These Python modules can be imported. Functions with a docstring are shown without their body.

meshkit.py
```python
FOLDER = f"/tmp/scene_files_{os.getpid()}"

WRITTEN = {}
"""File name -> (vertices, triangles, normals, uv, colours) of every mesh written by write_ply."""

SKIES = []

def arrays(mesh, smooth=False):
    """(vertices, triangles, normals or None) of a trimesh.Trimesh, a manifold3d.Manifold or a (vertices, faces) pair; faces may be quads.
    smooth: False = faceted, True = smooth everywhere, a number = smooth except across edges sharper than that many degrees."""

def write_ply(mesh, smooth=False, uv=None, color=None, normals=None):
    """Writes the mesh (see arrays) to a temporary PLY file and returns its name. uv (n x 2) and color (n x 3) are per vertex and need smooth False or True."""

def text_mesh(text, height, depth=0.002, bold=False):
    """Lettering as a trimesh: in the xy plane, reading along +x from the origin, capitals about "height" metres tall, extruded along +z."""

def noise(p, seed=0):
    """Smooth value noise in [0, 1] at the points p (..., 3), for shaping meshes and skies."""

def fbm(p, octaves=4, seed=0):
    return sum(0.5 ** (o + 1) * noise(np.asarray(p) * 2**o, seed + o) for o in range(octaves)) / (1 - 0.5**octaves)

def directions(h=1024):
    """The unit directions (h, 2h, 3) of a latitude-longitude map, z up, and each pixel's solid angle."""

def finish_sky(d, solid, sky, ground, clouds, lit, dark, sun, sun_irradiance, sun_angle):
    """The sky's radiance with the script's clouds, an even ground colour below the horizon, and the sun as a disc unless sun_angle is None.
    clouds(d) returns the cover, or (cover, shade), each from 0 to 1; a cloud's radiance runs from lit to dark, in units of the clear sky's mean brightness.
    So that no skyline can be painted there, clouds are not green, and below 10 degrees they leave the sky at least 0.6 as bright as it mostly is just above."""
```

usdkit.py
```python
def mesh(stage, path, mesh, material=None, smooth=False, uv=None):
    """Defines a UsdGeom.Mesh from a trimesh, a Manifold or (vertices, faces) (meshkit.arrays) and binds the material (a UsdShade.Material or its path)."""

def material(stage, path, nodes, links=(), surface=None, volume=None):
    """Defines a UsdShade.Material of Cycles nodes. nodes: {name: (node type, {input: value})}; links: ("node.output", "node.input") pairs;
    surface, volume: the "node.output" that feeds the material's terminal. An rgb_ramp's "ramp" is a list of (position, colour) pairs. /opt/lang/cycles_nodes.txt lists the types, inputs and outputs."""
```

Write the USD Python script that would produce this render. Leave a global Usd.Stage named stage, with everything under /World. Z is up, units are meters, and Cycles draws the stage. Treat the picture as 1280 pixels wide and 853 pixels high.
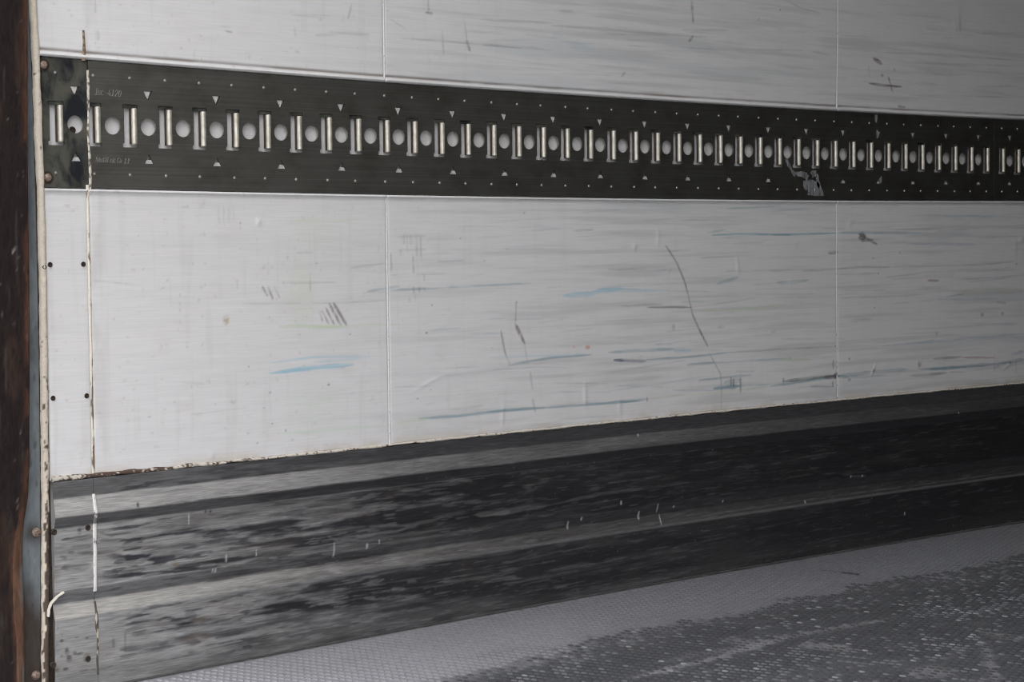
import math, random
import numpy as np, trimesh, usdkit, meshkit
from shapely.geometry import Polygon, Point, box
from shapely.ops import unary_union
from shapely import affinity
from pxr import Usd, UsdGeom, UsdLux, UsdShade, Sdf, Gf, Vt

stage = Usd.Stage.CreateInMemory()
UsdGeom.SetStageUpAxis(stage, 'Z')
UsdGeom.SetStageMetersPerUnit(stage, 1.0)
UsdGeom.Xform.Define(stage, '/World')
rng = np.random.default_rng(7)

# ------------------------------------------------------------------ camera
FPX, YAW, PITCH, ROLL = 2340.78, 0.7235, 0.0524, -0.0088
EYE = np.array([-1.1404, -2.1306, 0.5614])
EXPOSURE = 0.0
_f = np.array([math.sin(YAW) * math.cos(PITCH), math.cos(YAW) * math.cos(PITCH), -math.sin(PITCH)])
_r = np.cross(_f, [0, 0, 1]); _r /= np.linalg.norm(_r); _u = np.cross(_r, _f)
CR = math.cos(ROLL) * _r + math.sin(ROLL) * _u
CU = -math.sin(ROLL) * _r + math.cos(ROLL) * _u
cam = UsdGeom.Camera.Define(stage, '/World/camera')
cam.CreateHorizontalApertureAttr(36.0)
cam.CreateVerticalApertureAttr(36.0 * 853 / 1280)
cam.CreateFocalLengthAttr(36.0 * FPX / 1280)
cam.CreateClippingRangeAttr((0.05, 500.0))
cam.CreateExposureAttr(EXPOSURE)
_m = Gf.Matrix4d(1)
for i, a in enumerate((CR, CU, -_f, EYE)):
    for j in range(3):
        _m[i, j] = float(a[j])
cam.AddTransformOp().Set(_m)

# ------------------------------------------------------------------ daylight: an even overcast sky through the open rear doorway
sky = UsdLux.DomeLight.Define(stage, '/World/sky')
sky.CreateIntensityAttr(1.0)
SKY = 2.78      # the standard overcast sky: three times as bright overhead as at the horizon
_sky = usdkit.material(stage, '/World/Looks/overcast', {
    't': ('texture_coordinate', {}), 's': ('separate_xyz', {}),
    'r': ('rgb_ramp', {'ramp': [(0.0, (0.335, 0.333, 0.340)), (1.0, (1.0, 0.992, 1.012))]}), 'b': ('background_shader', {'strength': SKY})},
    [('t.generated', 's.vector'), ('s.z', 'r.fac'), ('r.color', 'b.color')], surface='b.background')
UsdShade.MaterialBindingAPI.Apply(sky.GetPrim()).Bind(_sky)


def ray(px, py):
    d = _f + CR * (px - 640) / FPX - CU * (py - 426.5) / FPX
    return d


def W(px, py, y=0.0):
    """the point of the wall plane y that the photograph shows at a pixel, as (x, z)"""
    d = ray(px, py); t = (y - EYE[1]) / d[1]
    p = EYE + t * d
    return np.array([p[0], p[2]])


def F(px, py, z=0.0):
    d = ray(px, py); t = (z - EYE[2]) / d[2]
    p = EYE + t * d
    return np.array([p[0], p[1]])


def curve(pts, deg, axis=0, y=0.0):
    """a smooth line through measured points of the wall: z as a function of x (axis 0) or x of z (axis 1); runs on straight beyond them"""
    w = np.array([W(*p, y) for p in pts])
    a, b = w[:, axis], w[:, 1 - axis]
    c = np.poly1d(np.polyfit(a, b, deg)); d = c.deriv(); lo, hi = a.min(), a.max()

    def g(t):
        t = np.asarray(t, float); q = np.clip(t, lo, hi)
        return c(q) + d(q) * (t - q) * (0.3 if axis else 1.0)
    return g


# ------------------------------------------------------------------ names, things, meshes
used = set()


def numbered(path):
    if path not in used:
        used.add(path); return path
    k = 1
    while f'{path}_{k:03d}' in used:
        k += 1
    used.add(f'{path}_{k:03d}')
    return f'{path}_{k:03d}'


def tag(prim, label=None, cat=None, group=None, kind=None):
    for k, v in (('label', label), ('category', cat), ('group', group), ('kind', kind)):
        if v:
            prim.SetCustomDataByKey(k, v)
    return prim


def thing(name, label, cat=None, group=None, kind=None, loc=None):
    p = numbered('/World/' + name)
    x = UsdGeom.Xform.Define(stage, p)
    if loc is not None:
        x.AddTranslateOp().Set(Gf.Vec3d(*map(float, loc)))
    tag(x.GetPrim(), label, cat, group, kind)
    return p


def obj(name, mesh, mat, parent='/World', label=None, smooth=30, paint=None, kind=None, cat=None):
    p = numbered(parent + '/' + name)
    m = usdkit.mesh(stage, p, mesh, mat, smooth=smooth)
    if paint is not None:
        pv = UsdGeom.PrimvarsAPI(m).CreatePrimvar('paint', Sdf.ValueTypeNames.Color3fArray, 'vertex')
        pv.Set(Vt.Vec3fArray.FromNumpy(np.asarray(paint, np.float32)))
    tag(m.GetPrim(), label, cat, None, kind)
    return p


def material(name, nodes, links, surface='p.BSDF'):
    return usdkit.material(stage, '/World/Looks/' + name, nodes, links, surface=surface)


def painted(name, rough=0.5, metallic=0.0, spec=0.5, grain=(3, 60, 60), amount=0.12, bump=0.0, bumpscale=(200, 200, 200), bdist=0.0006, detail=4.0):
    """surface whose own colour, stains and wear are stored on its mesh; a fine grain is laid over it"""
    n = {'a': ('attribute', {'attribute': 'paint'}), 'g': ('geometry', {}),
         'mp': ('mapping', {'scale': grain}), 'n': ('noise_texture', {'scale': 1.0, 'detail': detail, 'roughness': 0.6}),
         'r': ('map_range', {'from_min': 0.25, 'from_max': 0.75, 'to_min': 1 - amount, 'to_max': 1 + amount}),
         'm': ('vector_math', {'math_type': 'scale'}),
         'p': ('principled_bsdf', {'roughness': rough, 'metallic': metallic, 'specular_ior_level': spec})}
    l = [('g.position', 'mp.vector'), ('mp.vector', 'n.vector'), ('n.fac', 'r.value'), ('a.color', 'm.vector1'), ('r.result', 'm.scale'), ('m.vector', 'p.base_color')]
    if bump:
        n.update({'mb': ('mapping', {'scale': bumpscale}), 'nb': ('noise_texture', {'scale': 1.0, 'detail': 3.0}), 'b': ('bump', {'strength': bump, 'distance': bdist})})
        l += [('g.position', 'mb.vector'), ('mb.vector', 'nb.vector'), ('nb.fac', 'b.height'), ('b.normal', 'p.normal')]
    return material(name, n, l)


def plain(name, color, rough=0.5, metallic=0.0, spec=0.5, amount=0.15, grain=(80, 80, 80), tint=None):
    c2 = tint or tuple(c * (1 - 2 * amount) for c in color)
    return material(name, {'g': ('geometry', {}), 'mp': ('mapping', {'scale': grain}), 'n': ('noise_texture', {'scale': 1.0, 'detail': 4.0, 'roughness': 0.6}),
                           'r': ('rgb_ramp', {'ramp': [(0.3, c2), (0.62, color)]}), 'p': ('principled_bsdf', {'roughness': rough, 'metallic': metallic, 'specular_ior_level': spec})},
                    [('g.position', 'mp.vector'), ('mp.vector', 'n.vector'), ('n.fac', 'r.fac'), ('r.color', 'p.base_color')])


M_PANEL = painted('white_panel', rough=0.5, spec=0.4, grain=(16, 60, 420), amount=0.06, bump=0.14, bumpscale=(5, 30, 40), bdist=0.0012)
M_KICK = painted('scuffed_kick', rough=0.42, metallic=0.6, spec=0.5, grain=(38, 120, 650), amount=0.36, bump=0.3, bumpscale=(12, 60, 500), bdist=0.0006)
M_FLOOR = painted('deck', rough=0.5, metallic=0.25, spec=0.5, grain=(60, 60, 60), amount=0.2)
M_RUST = painted('rusted_steel', rough=0.65, spec=0.2, grain=(220, 220, 60), amount=0.4, bump=0.6, bumpscale=(260, 260, 120), bdist=0.001)
M_SEAL = painted('sealant', rough=0.6, spec=0.35, grain=(300, 300, 300), amount=0.12)
M_TRACK = material('dark_rail_steel', {
    'g': ('geometry', {}), 'mp': ('mapping', {'scale': (14, 30, 22)}), 'n': ('noise_texture', {'scale': 1.0, 'detail': 5.0, 'roughness': 0.62}),
    'mq': ('mapping', {'scale': (3, 30, 420)}), 'q': ('noise_texture', {'scale': 1.0, 'detail': 3.0}),
    'r': ('rgb_ramp', {'ramp': [(0.28, (0.255, 0.232, 0.203)), (0.5, (0.340, 0.329, 0.300)), (0.72, (0.385, 0.376, 0.348))]}),
    'rq': ('map_range', {'from_min': 0.3, 'from_max': 0.7, 'to_min': 0.86, 'to_max': 1.12}), 'm': ('vector_math', {'math_type': 'scale'}),
    'p': ('principled_bsdf', {'roughness': 0.39, 'metallic': 1.0, 'specular_ior_level': 0.4})},
    [('g.position', 'mp.vector'), ('mp.vector', 'n.vector'), ('n.fac', 'r.fac'), ('g.position', 'mq.vector'), ('mq.vector', 'q.vector'), ('q.fac', 'rq.value'),
     ('r.color', 'm.vector1'), ('rq.result', 'm.scale'), ('m.vector', 'p.base_color')])
M_TRACK_OLD = material('stained_rail_steel', {
    'g': ('geometry', {}), 'mp': ('mapping', {'scale': (28, 30, 22)}), 'n': ('noise_texture', {'scale': 1.0, 'detail': 5.0, 'roughness': 0.62, 'distortion': 0.6}),
    'r': ('rgb_ramp', {'ramp': [(0.36, (0.018, 0.020, 0.024)), (0.43, (0.045, 0.046, 0.043)), (0.55, (0.100, 0.100, 0.084)), (0.7, (0.135, 0.125, 0.098))]}),
    'p': ('principled_bsdf', {'roughness': 0.5, 'metallic': 0.4, 'specular_ior_level': 0.4})},
    [('g.position', 'mp.vector'), ('mp.vector', 'n.vector'), ('n.fac', 'r.fac'), ('r.color', 'p.base_color')])
M_ZINC = plain('worn_zinc', (0.80, 0.77, 0.68), rough=0.38, metallic=0.7, grain=(160, 160, 90), tint=(0.54, 0.51, 0.42))
M_WHITE = plain('white_liner', (0.78, 0.77, 0.76), rough=0.6, amount=0.04, grain=(20, 20, 20))
M_BEHIND = plain('white_backing', (0.82, 0.81, 0.80), rough=0.6, amount=0.05, grain=(40, 40, 40))
M_DARKENED = plain('darkened_liner', (0.18, 0.184, 0.176), rough=0.6, amount=0.06, grain=(6, 6, 6))  # unseen lining, really white, darkened to steepen light falloff along the wall
M_SKIN = plain('outer_skin', (0.7, 0.7, 0.7), rough=0.4, amount=0.05, grain=(4, 4, 4))
M_GROUND = plain('concrete', (0.16, 0.16, 0.155), rough=0.9, amount=0.12, grain=(1.4, 1.4, 1.4))
M_DIMPLE = plain('bare_steel', (0.55, 0.53, 0.48), rough=0.35, metallic=0.8, grain=(300, 300, 300))
M_TONGUE = plain('bright_tongue', (0.66, 0.65, 0.62), rough=0.5, metallic=0.2, grain=(200, 200, 200))
M_STAMP = plain('stamped_steel', (0.34, 0.33, 0.30), rough=0.4, metallic=0.6, grain=(120, 120, 120))
M_SCREW = plain('rusty_screw', (0.060, 0.042, 0.030), rough=0.6, metallic=0.3, grain=(500, 500, 500), tint=(0.014, 0.011, 0.010))
M_RUSTHEAD = plain('brown_rivet', (0.42, 0.33, 0.27), rough=0.5, metallic=0.4, grain=(400, 400, 400), tint=(0.10, 0.055, 0.035))
M_STAIN_SHADE = plain('rust_stain_shade', (0.050, 0.032, 0.022), rough=0.8, grain=(300, 300, 300), tint=(0.015, 0.012, 0.010))  # rust and dark parts, also the shadow gap beside the slot bars
M_SMEAR = plain('pale_smear', (0.30, 0.31, 0.32), rough=0.7, grain=(160, 160, 60), tint=(0.08, 0.08, 0.08))
M_GALV = painted('galvanised', rough=0.5, metallic=0.3, grain=(150, 150, 50), amount=0.22)
M_CLEAN = material('tread_clean', {'g': ('geometry', {}), 's': ('separate_xyz', {}), 'mp': ('mapping', {'scale': (5, 9, 9)}), 'n': ('noise_texture', {'scale': 1.0, 'detail': 4.0}),
    'k': ('math', {'math_type': 'multiply_add', 'value2': 0.9}), 'r': ('rgb_ramp', {'ramp': [(0.25, (0.40, 0.405, 0.43)), (0.50, (0.29, 0.293, 0.312)), (1.0, (0.17, 0.173, 0.186))]}),
    'h': ('math', {'math_type': 'multiply', 'value2': 0.5}), 'p': ('principled_bsdf', {'roughness': 0.42, 'metallic': 0.3, 'specular_ior_level': 0.4})},
    [('g.position', 's.vector'), ('g.position', 'mp.vector'), ('mp.vector', 'n.vector'), ('n.fac', 'h.value1'), ('s.x', 'k.value1'), ('h.value', 'k.value3'), ('k.value', 'r.fac'), ('r.color', 'p.base_color')])      # darker towards the inner end
M_DIRTY = plain('tread_dirty', (0.062, 0.064, 0.070), rough=0.5, metallic=0.2, grain=(30, 30, 30), tint=(0.036, 0.037, 0.041))
M_WORN = plain('tread_worn', (0.15, 0.154, 0.165), rough=0.45, metallic=0.3, grain=(60, 60, 60), tint=(0.075, 0.077, 0.084))
M_BRIGHT = plain('tread_bright', (0.29, 0.30, 0.315), rough=0.4, metallic=0.4, grain=(60, 60, 60), tint=(0.2, 0.2, 0.21))

# ------------------------------------------------------------------ measured lines of the wall
TT = curve([(52.9, 70.9), (240, 85.5), (480, 103.6), (760, 122.6), (1040, 139), (1280, 150.6)], 2)          # top of the rail
TB = curve([(55.4, 233.4), (230, 238.2), (470, 242.2), (750, 246.8), (1030, 249.7), (1280, 250.8)], 2)      # its bottom
KT = curve([(66.5, 601.6), (240, 586), (480, 558.9), (780, 526.8), (891, 515), (1060, 501.2), (1280, 479.5)], 2)   # top of the kick plate
FL = curve([(168, 848.8), (400, 807.8), (600, 768.7), (740, 743.5), (1115, 677.5), (1280, 651.7)], 2, y=-0.012)     # where it meets the deck
XE = curve([(43.5, 0), (48, 65), (55, 240), (61, 590), (62.5, 850)], 2, axis=1)      # rear edge of the lining
X1 = curve([(105, 75), (112, 245), (117, 595), (121, 840)], 1, axis=1)
X2 = curve([(479.9, 3), (481, 102), (483.3, 250), (487.5, 553)], 2, axis=1)
X3 = curve([(1048, 3), (1047, 135), (1045.7, 260), (1047, 490)], 2, axis=1)
XR, LEN, ZC, WID = 3.4, 9.0, 2.55, 2.45
print('heights', TT(0.5), TB(0.5), KT(0.5), FL(0.5), 'ends', FL(0), FL(2.2))


def sstep(a, b, x):
    t = np.clip((x - a) / (b - a), 0, 1)
    return t * t * (3 - 2 * t)


def fb(x, z, sx, sz, seed=0, oct=4):
    x, z = np.broadcast_arrays(np.asarray(x, float), np.asarray(z, float))
    return meshkit.fbm(np.stack([x * sx + 50, z * sz + 50, np.zeros_like(x) + 3.3], -1), oct, seed)


class Canvas:
    """colour of a flat part of the place, in metres: stains, scuffs and wear, read off by the vertices"""
    def __init__(s, x0, x1, z0, z1, res, to_world):
        s.x0, s.z0, s.res, s.at = x0, z0, res, to_world
        s.x = np.arange(x0, x1, res); s.z = np.arange(z0, z1, res)
        s.X, s.Z = np.meshgrid(s.x, s.z)
        s.c = np.ones(s.X.shape + (3,))

    slim = 0.72

    def lay(s, mask, color, sl=(slice(None), slice(None))):
        s.c[sl] += mask[..., None] * (np.asarray(color) - s.c[sl])

    def window(s, lo, hi, pad):
        a = np.clip(((np.array(lo) - pad - [s.x0, s.z0]) / s.res).astype(int), 0, [len(s.x), len(s.z)])
        b = np.clip(((np.array(hi) + pad - [s.x0, s.z0]) / s.res).astype(int) + 2, 0, [len(s.x), len(s.z)])
        return slice(a[1], b[1]), slice(a[0], b[0])

    def stroke(s, pts, mm, color, alpha=0.6, brk=0.5, soft=0.6, taper=True, world=False, along=60):
        p = np.array(pts, float) if world else np.array([s.at(*q) for q in pts])
        w = mm / 1000
        sl = s.window(p.min(0), p.max(0), w * 2 + 0.004)
        X, Z = s.X[sl], s.Z[sl]
        if X.size == 0:
            return
        seg = np.linalg.norm(np.diff(p, axis=0), axis=1); tot = seg.sum() + 1e-9; acc = 0
        best = np.full(X.shape, 1e9); par = np.zeros(X.shape)
        for a, b, l in zip(p[:-1], p[1:], seg):
            t = np.clip(((X - a[0]) * (b[0] - a[0]) + (Z - a[1]) * (b[1] - a[1])) / max(l * l, 1e-12), 0, 1)
            d = np.hypot(X - a[0] - t * (b[0] - a[0]), Z - a[1] - t * (b[1] - a[1]))
            k = d < best
            best[k] = d[k]; par[k] = ((acc + t * l) / tot)[k]; acc += l
        wl = w * s.slim / 2 * (0.70 + 0.6 * fb(par * tot, 0 * par, along, 1, int(rng.integers(999)), 2))
        if taper:
            wl = wl * np.clip(1.15 - np.abs(par * 2 - 1) ** 4, 0.15, 1)
        m = 1 - sstep(wl * (1 - soft * 0.5), wl * (1 + soft) + s.res * 0.7, best)
        n = fb(X, Z, 28, 480, int(rng.integers(999)), 3) if abs(p[-1, 0] - p[0, 0]) > abs(p[-1, 1] - p[0, 1]) else fb(X, Z, 420, 60, int(rng.integers(999)), 3)
        m = m * np.clip(1 - brk * 1.15 * (1 - sstep(0.36, 0.58, n)), 0, 1) * alpha
        s.lay(m, color, sl)

    def blob(s, px, py, mmx, mmz, color, alpha=0.6, brk=0.5, world=False):
        p = np.array([px, py]) if world else s.at(px, py)
        r = np.array([mmx, mmz]) / 2000
        sl = s.window(p - r, p + r, 0.004)
        X, Z = s.X[sl], s.Z[sl]
        if X.size == 0:
            return
        n = fb(X, Z, 120, 260, int(rng.integers(999)), 3)
        q = np.hypot((X - p[0]) / r[0], (Z - p[1]) / r[1]) + (n - 0.5) * 0.9
        m = (1 - sstep(0.55, 1.0, q)) * np.clip(1 - brk * (1 - sstep(0.4, 0.6, n)), 0, 1) * alpha
        s.lay(m, color, sl)

    def read(s, x, z):
        a = np.clip((np.asarray(x) - s.x0) / s.res, 0, len(s.x) - 1.001); b = np.clip((np.asarray(z) - s.z0) / s.res, 0, len(s.z) - 1.001)
        i, j = a.astype(int), b.astype(int); u, v = (a - i)[..., None], (b - j)[..., None]
        return (s.c[j, i] * (1 - u) + s.c[j, i + 1] * u) * (1 - v) + (s.c[j + 1, i] * (1 - u) + s.c[j + 1, i + 1] * u) * v


def Z_(r, s):
    """a pixel of a crop with corner r and scale s"""
    return lambda *p: [(r[0] + x / s, r[1] + y / s) for x, y in zip(p[::2], p[1::2])]


# ------------------------------------------------------------------ stains and scuffs of the white lining
wc = Canvas(-0.06, 2.45, 0.22, 1.06, 0.0010, W)
wc.c[:] = (0.775, 0.766, 0.766)
n1 = fb(wc.X, wc.Z, 2.2, 4, 1); n2 = fb(wc.X, wc.Z, 5, 130, 2, 4); n3 = fb(wc.X, wc.Z, 2.5, 60, 3, 4); n4 = fb(wc.X, wc.Z, 30, 40, 4, 3)
wear = sstep(0.25, 0.95, wc.X)          # rubbed by freight from the second panel on
wc.lay(0.45 * sstep(0.45, 0.75, n1), (0.70, 0.69, 0.665))
wc.lay((0.08 + 0.42 * wear) * sstep(0.48, 0.70, n2), (0.52, 0.53, 0.53))
wc.lay((0.04 + 0.30 * wear) * sstep(0.52, 0.70, n3) * sstep(0.45, 0.6, fb(wc.X, wc.Z, 3, 12, 8)), (0.48, 0.55, 0.56))
wc.lay(0.12 * sstep(0.58, 0.75, n4), (0.62, 0.58, 0.52))
# speckle and faint drips on the first panel
wc.lay(0.35 * (1 - wear) * sstep(0.68, 0.78, fb(wc.X, wc.Z, 160, 160, 5, 3)), (0.45, 0.40, 0.34))
wc.lay(0.18 * (1 - 0.6 * wear) * sstep(0.58, 0.72, fb(wc.X, wc.Z, 130, 9, 6, 3)), (0.58, 0.57, 0.54))
# grime just above the kick plate and beside the seam
kz = wc.Z - KT(wc.X)
wc.lay(0.5 * (1 - sstep(0.0, 0.02, kz)) * sstep(0.4, 0.65, n4), (0.55, 0.48, 0.38))
wc.lay(0.3 * (1 - sstep(0.004, 0.02, np.abs(wc.X - X1(wc.Z) - 0.010))) * sstep(0.45, 0.6, fb(wc.X, wc.Z, 60, 16, 7)), (0.52, 0.50, 0.47))
DK, BR, TEAL, BLUE, GRN, GREY = (0.10, 0.09, 0.09), (0.17, 0.13, 0.11), (0.16, 0.30, 0.36), (0.28, 0.55, 0.68), (0.52, 0.66, 0.38), (0.30, 0.30, 0.30)
A = Z_((100, 240), 2.37)
for p, w, a in (((540, 280, 556, 310), 3.2, .75), ((556, 280, 572, 320), 3, .7), ((574, 278, 592, 316), 2.2, .4), ((600, 265, 606, 276), 1.5, .3), ((708, 352, 720, 386), 2, .5), ((716, 350, 737, 392), 2.4, .6),
                ((727, 342, 753, 393), 2.8, .7), ((738, 330, 773, 396), 3.8, .78), ((750, 328, 791, 397), 4.6, .8)):
    wc.stroke(A(*p), w, (0.20, 0.17, 0.16), a, 0.45)
wc.stroke(A(590, 402, 640, 398, 700, 400, 790, 400), 5, GRN, .5, .5)
wc.stroke(A(700, 400, 948, 392), 4, GRN, .25, .5)
wc.blob(*A(655, 300)[0], 55, 130, (0.62, 0.70, 0.52), .28, .5); wc.blob(*A(700, 640)[0], 120, 90, (0.62, 0.72, 0.60), .28, .4); wc.blob(*A(690, 110)[0], 90, 60, (0.64, 0.71, 0.56), .22, .4)
wc.stroke(A(590, 716, 720, 708, 900, 690), 4, (0.55, 0.70, 0.55), .4, .5); wc.stroke(A(590, 85, 760, 88, 830, 80), 3, GRN, .25, .6)
wc.stroke(A(562, 538, 650, 526, 720, 519, 810, 512), 6.5, BLUE, .75, .3); wc.stroke(A(565, 507, 690, 490, 870, 487), 3.5, BLUE, .4, .5); wc.stroke(A(690, 505, 860, 492), 3, BLUE, .3, .5)
wc.blob(*A(433, 380)[0], 13, 17, (0.45, 0.36, 0.22), .7, .7)
for x, y, d in ((563, 595, 4), (737, 571, 4.5), (570, 687, 3), (610, 707, 4), (205, 667, 3), (500, 518, 3), (700, 212, 3), (475, 92, 2.5), (545, 640, 2.5), (430, 700, 2.5), (250, 645, 2.5), (525, 745, 3), (630, 735, 3), (800, 422, 2.5), (350, 575, 2.5)):
    wc.blob(*A(x, y)[0], d, d, BR, .7, .2)
for p, w, c, a in (((480, 332, 560, 330, 655, 330), 2.5, GREY, .35), ((690, 330, 800, 327, 905, 322), 2.5, GREY, .3), ((800, 226, 905, 210), 4, GREY, .28), ((850, 296, 948, 280), 5, TEAL, .4), ((680, 240, 684, 300), 1.6, GREY, .5),
                   ((100, 268, 190, 280), 2, GREY, .25), ((40, 262, 110, 270), 2, GREY, .2), ((250, 560, 380, 570), 2.5, BR, .15), ((330, 660, 500, 640), 2, GREY, .18), ((640, 180, 690, 180), 2, GREY, .3), ((600, 270, 760, 268), 2, GREY, .25)):
    wc.stroke(A(*p), w, c, a, .6)
for x in (410, 425, 440, 455):
    wc.stroke(A(x, 45, x + 2, 95), 2, GREY, .22, .8)
for y in (300, 325, 345, 380):
    wc.stroke(A(294, y, 298, y + 12), 3, GREY, .25, .5)
B = Z_((480, 240), 2.667)
for x, y0, y1, a in ((65, 140, 175, .35), (76, 140, 200, .4), (88, 145, 180, .4), (108, 140, 215, .35), (122, 145, 225, .4), (97, 212, 272, .5), (23, 205, 265, .5), (98, 315, 340, .6), (117, 318, 335, .6), (134, 318, 332, .5), (103, 340, 360, .3), (84, 350, 368, .3), (55, 190, 215, .3), (133, 275, 297, .35)):
    wc.stroke(B(x, y0, x + 2, y1), 2.4, GREY, a, .5)
for y, a in ((150, .2), (195, .2), (325, .35)):
    wc.stroke(B(45, y, 140, y - 4), 3, GREY, a, .6)
wc.stroke(B(-20, 335, 40, 328, 200, 320), 3, TEAL, .4, .5); wc.stroke(B(200, 320, 490, 305), 3.2, TEAL, .45, .6)
wc.stroke(B(595, 346, 690, 340, 720, 331, 800, 322), 8, BLUE, .6, .4); wc.stroke(B(630, 130, 700, 126), 3, GREY, .4, .5)
wc.stroke(B(441, 365, 440, 400, 438, 440), 2.5, GREY, .5, .4); wc.stroke(B(438, 440, 452, 470, 470, 507), 6, BR, .75, .55); wc.stroke(B(468, 505, 481, 577), 2.5, GREY, .45, .5)
wc.stroke(B(488, 600, 496, 660), 4.5, GREY, .4, .7); wc.stroke(B(496, 690, 505, 737), 4, GREY, .4, .7); wc.stroke(B(390, 462, 402, 530, 419, 577), 4, BR, .5, .6)
wc.blob(*B(442, 368)[0], 4, 5, DK, .6); wc.stroke(B(415, 579, 500, 563, 560, 553, 692, 543), 3.4, TEAL, .6, .35); wc.stroke(B(350, 552, 470, 548, 690, 543), 4, BLUE, .25, .6)
wc.blob(*B(680, 518)[0], 13, 8, (0.62, 0.26, 0.15), .8, .3); wc.blob(*B(634, 518)[0], 10, 6, (0.62, 0.32, 0.24), .4, .5)
wc.stroke(B(118, 756, 240, 748, 400, 729, 540, 720), 4, TEAL, .75, .25); wc.stroke(B(540, 720, 670, 711, 850, 697), 3.4, TEAL, .65, .35); wc.stroke(B(40, 771, 150, 756), 3, GRN, .5, .5)
wc.stroke(B(765, 561, 800, 563), 4, (0.12, 0.14, 0.22), .8, .2)
for x, y, d in ((142, 470, 5), (160, 378, 4), (467, 70, 4), (255, 155, 3), (112, 690, 3.5), (155, 660, 3), (410, 190, 3), (335, 230, 3), (360, 520, 3)):
    wc.blob(*B(x, y)[0], d, d, BR, .65, .3)
for k in range(46):      # thin freight scuffs
    x, y = rng.uniform(10, 800), rng.uniform(60, 760)
    wc.stroke(B(x, y, x + rng.uniform(40, 190), y - rng.uniform(-4, 14)), rng.uniform(1.6, 3.4), (TEAL, GREY, (0.3, 0.42, 0.46))[k % 3], rng.uniform(.1, .32), .7)
C = Z_((760, 240), 3.047)
wc.stroke(C(395, 165, 500, 160, 650, 163, 870, 157), 3.6, (0.14, 0.36, 0.44), .7, .35); wc.stroke(C(620, 163, 700, 163), 3, TEAL, .6, .2); wc.stroke(C(870, 157, 1250, 157), 3.2, (0.2, 0.4, 0.46), .45, .55)
wc.stroke(C(219, 203, 262, 270, 292, 342, 306, 395), 3.4, BR, .75, .3); wc.stroke(C(306, 395, 316, 440, 322, 462), 2.6, BR, .55, .5); wc.stroke(C(318, 458, 345, 520, 381, 590), 4.4, BR, .8, .35)
wc.stroke(C(385, 612, 410, 660, 428, 692, 432, 750, 431, 828), 2.4, GREY, .6, .35)
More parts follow.
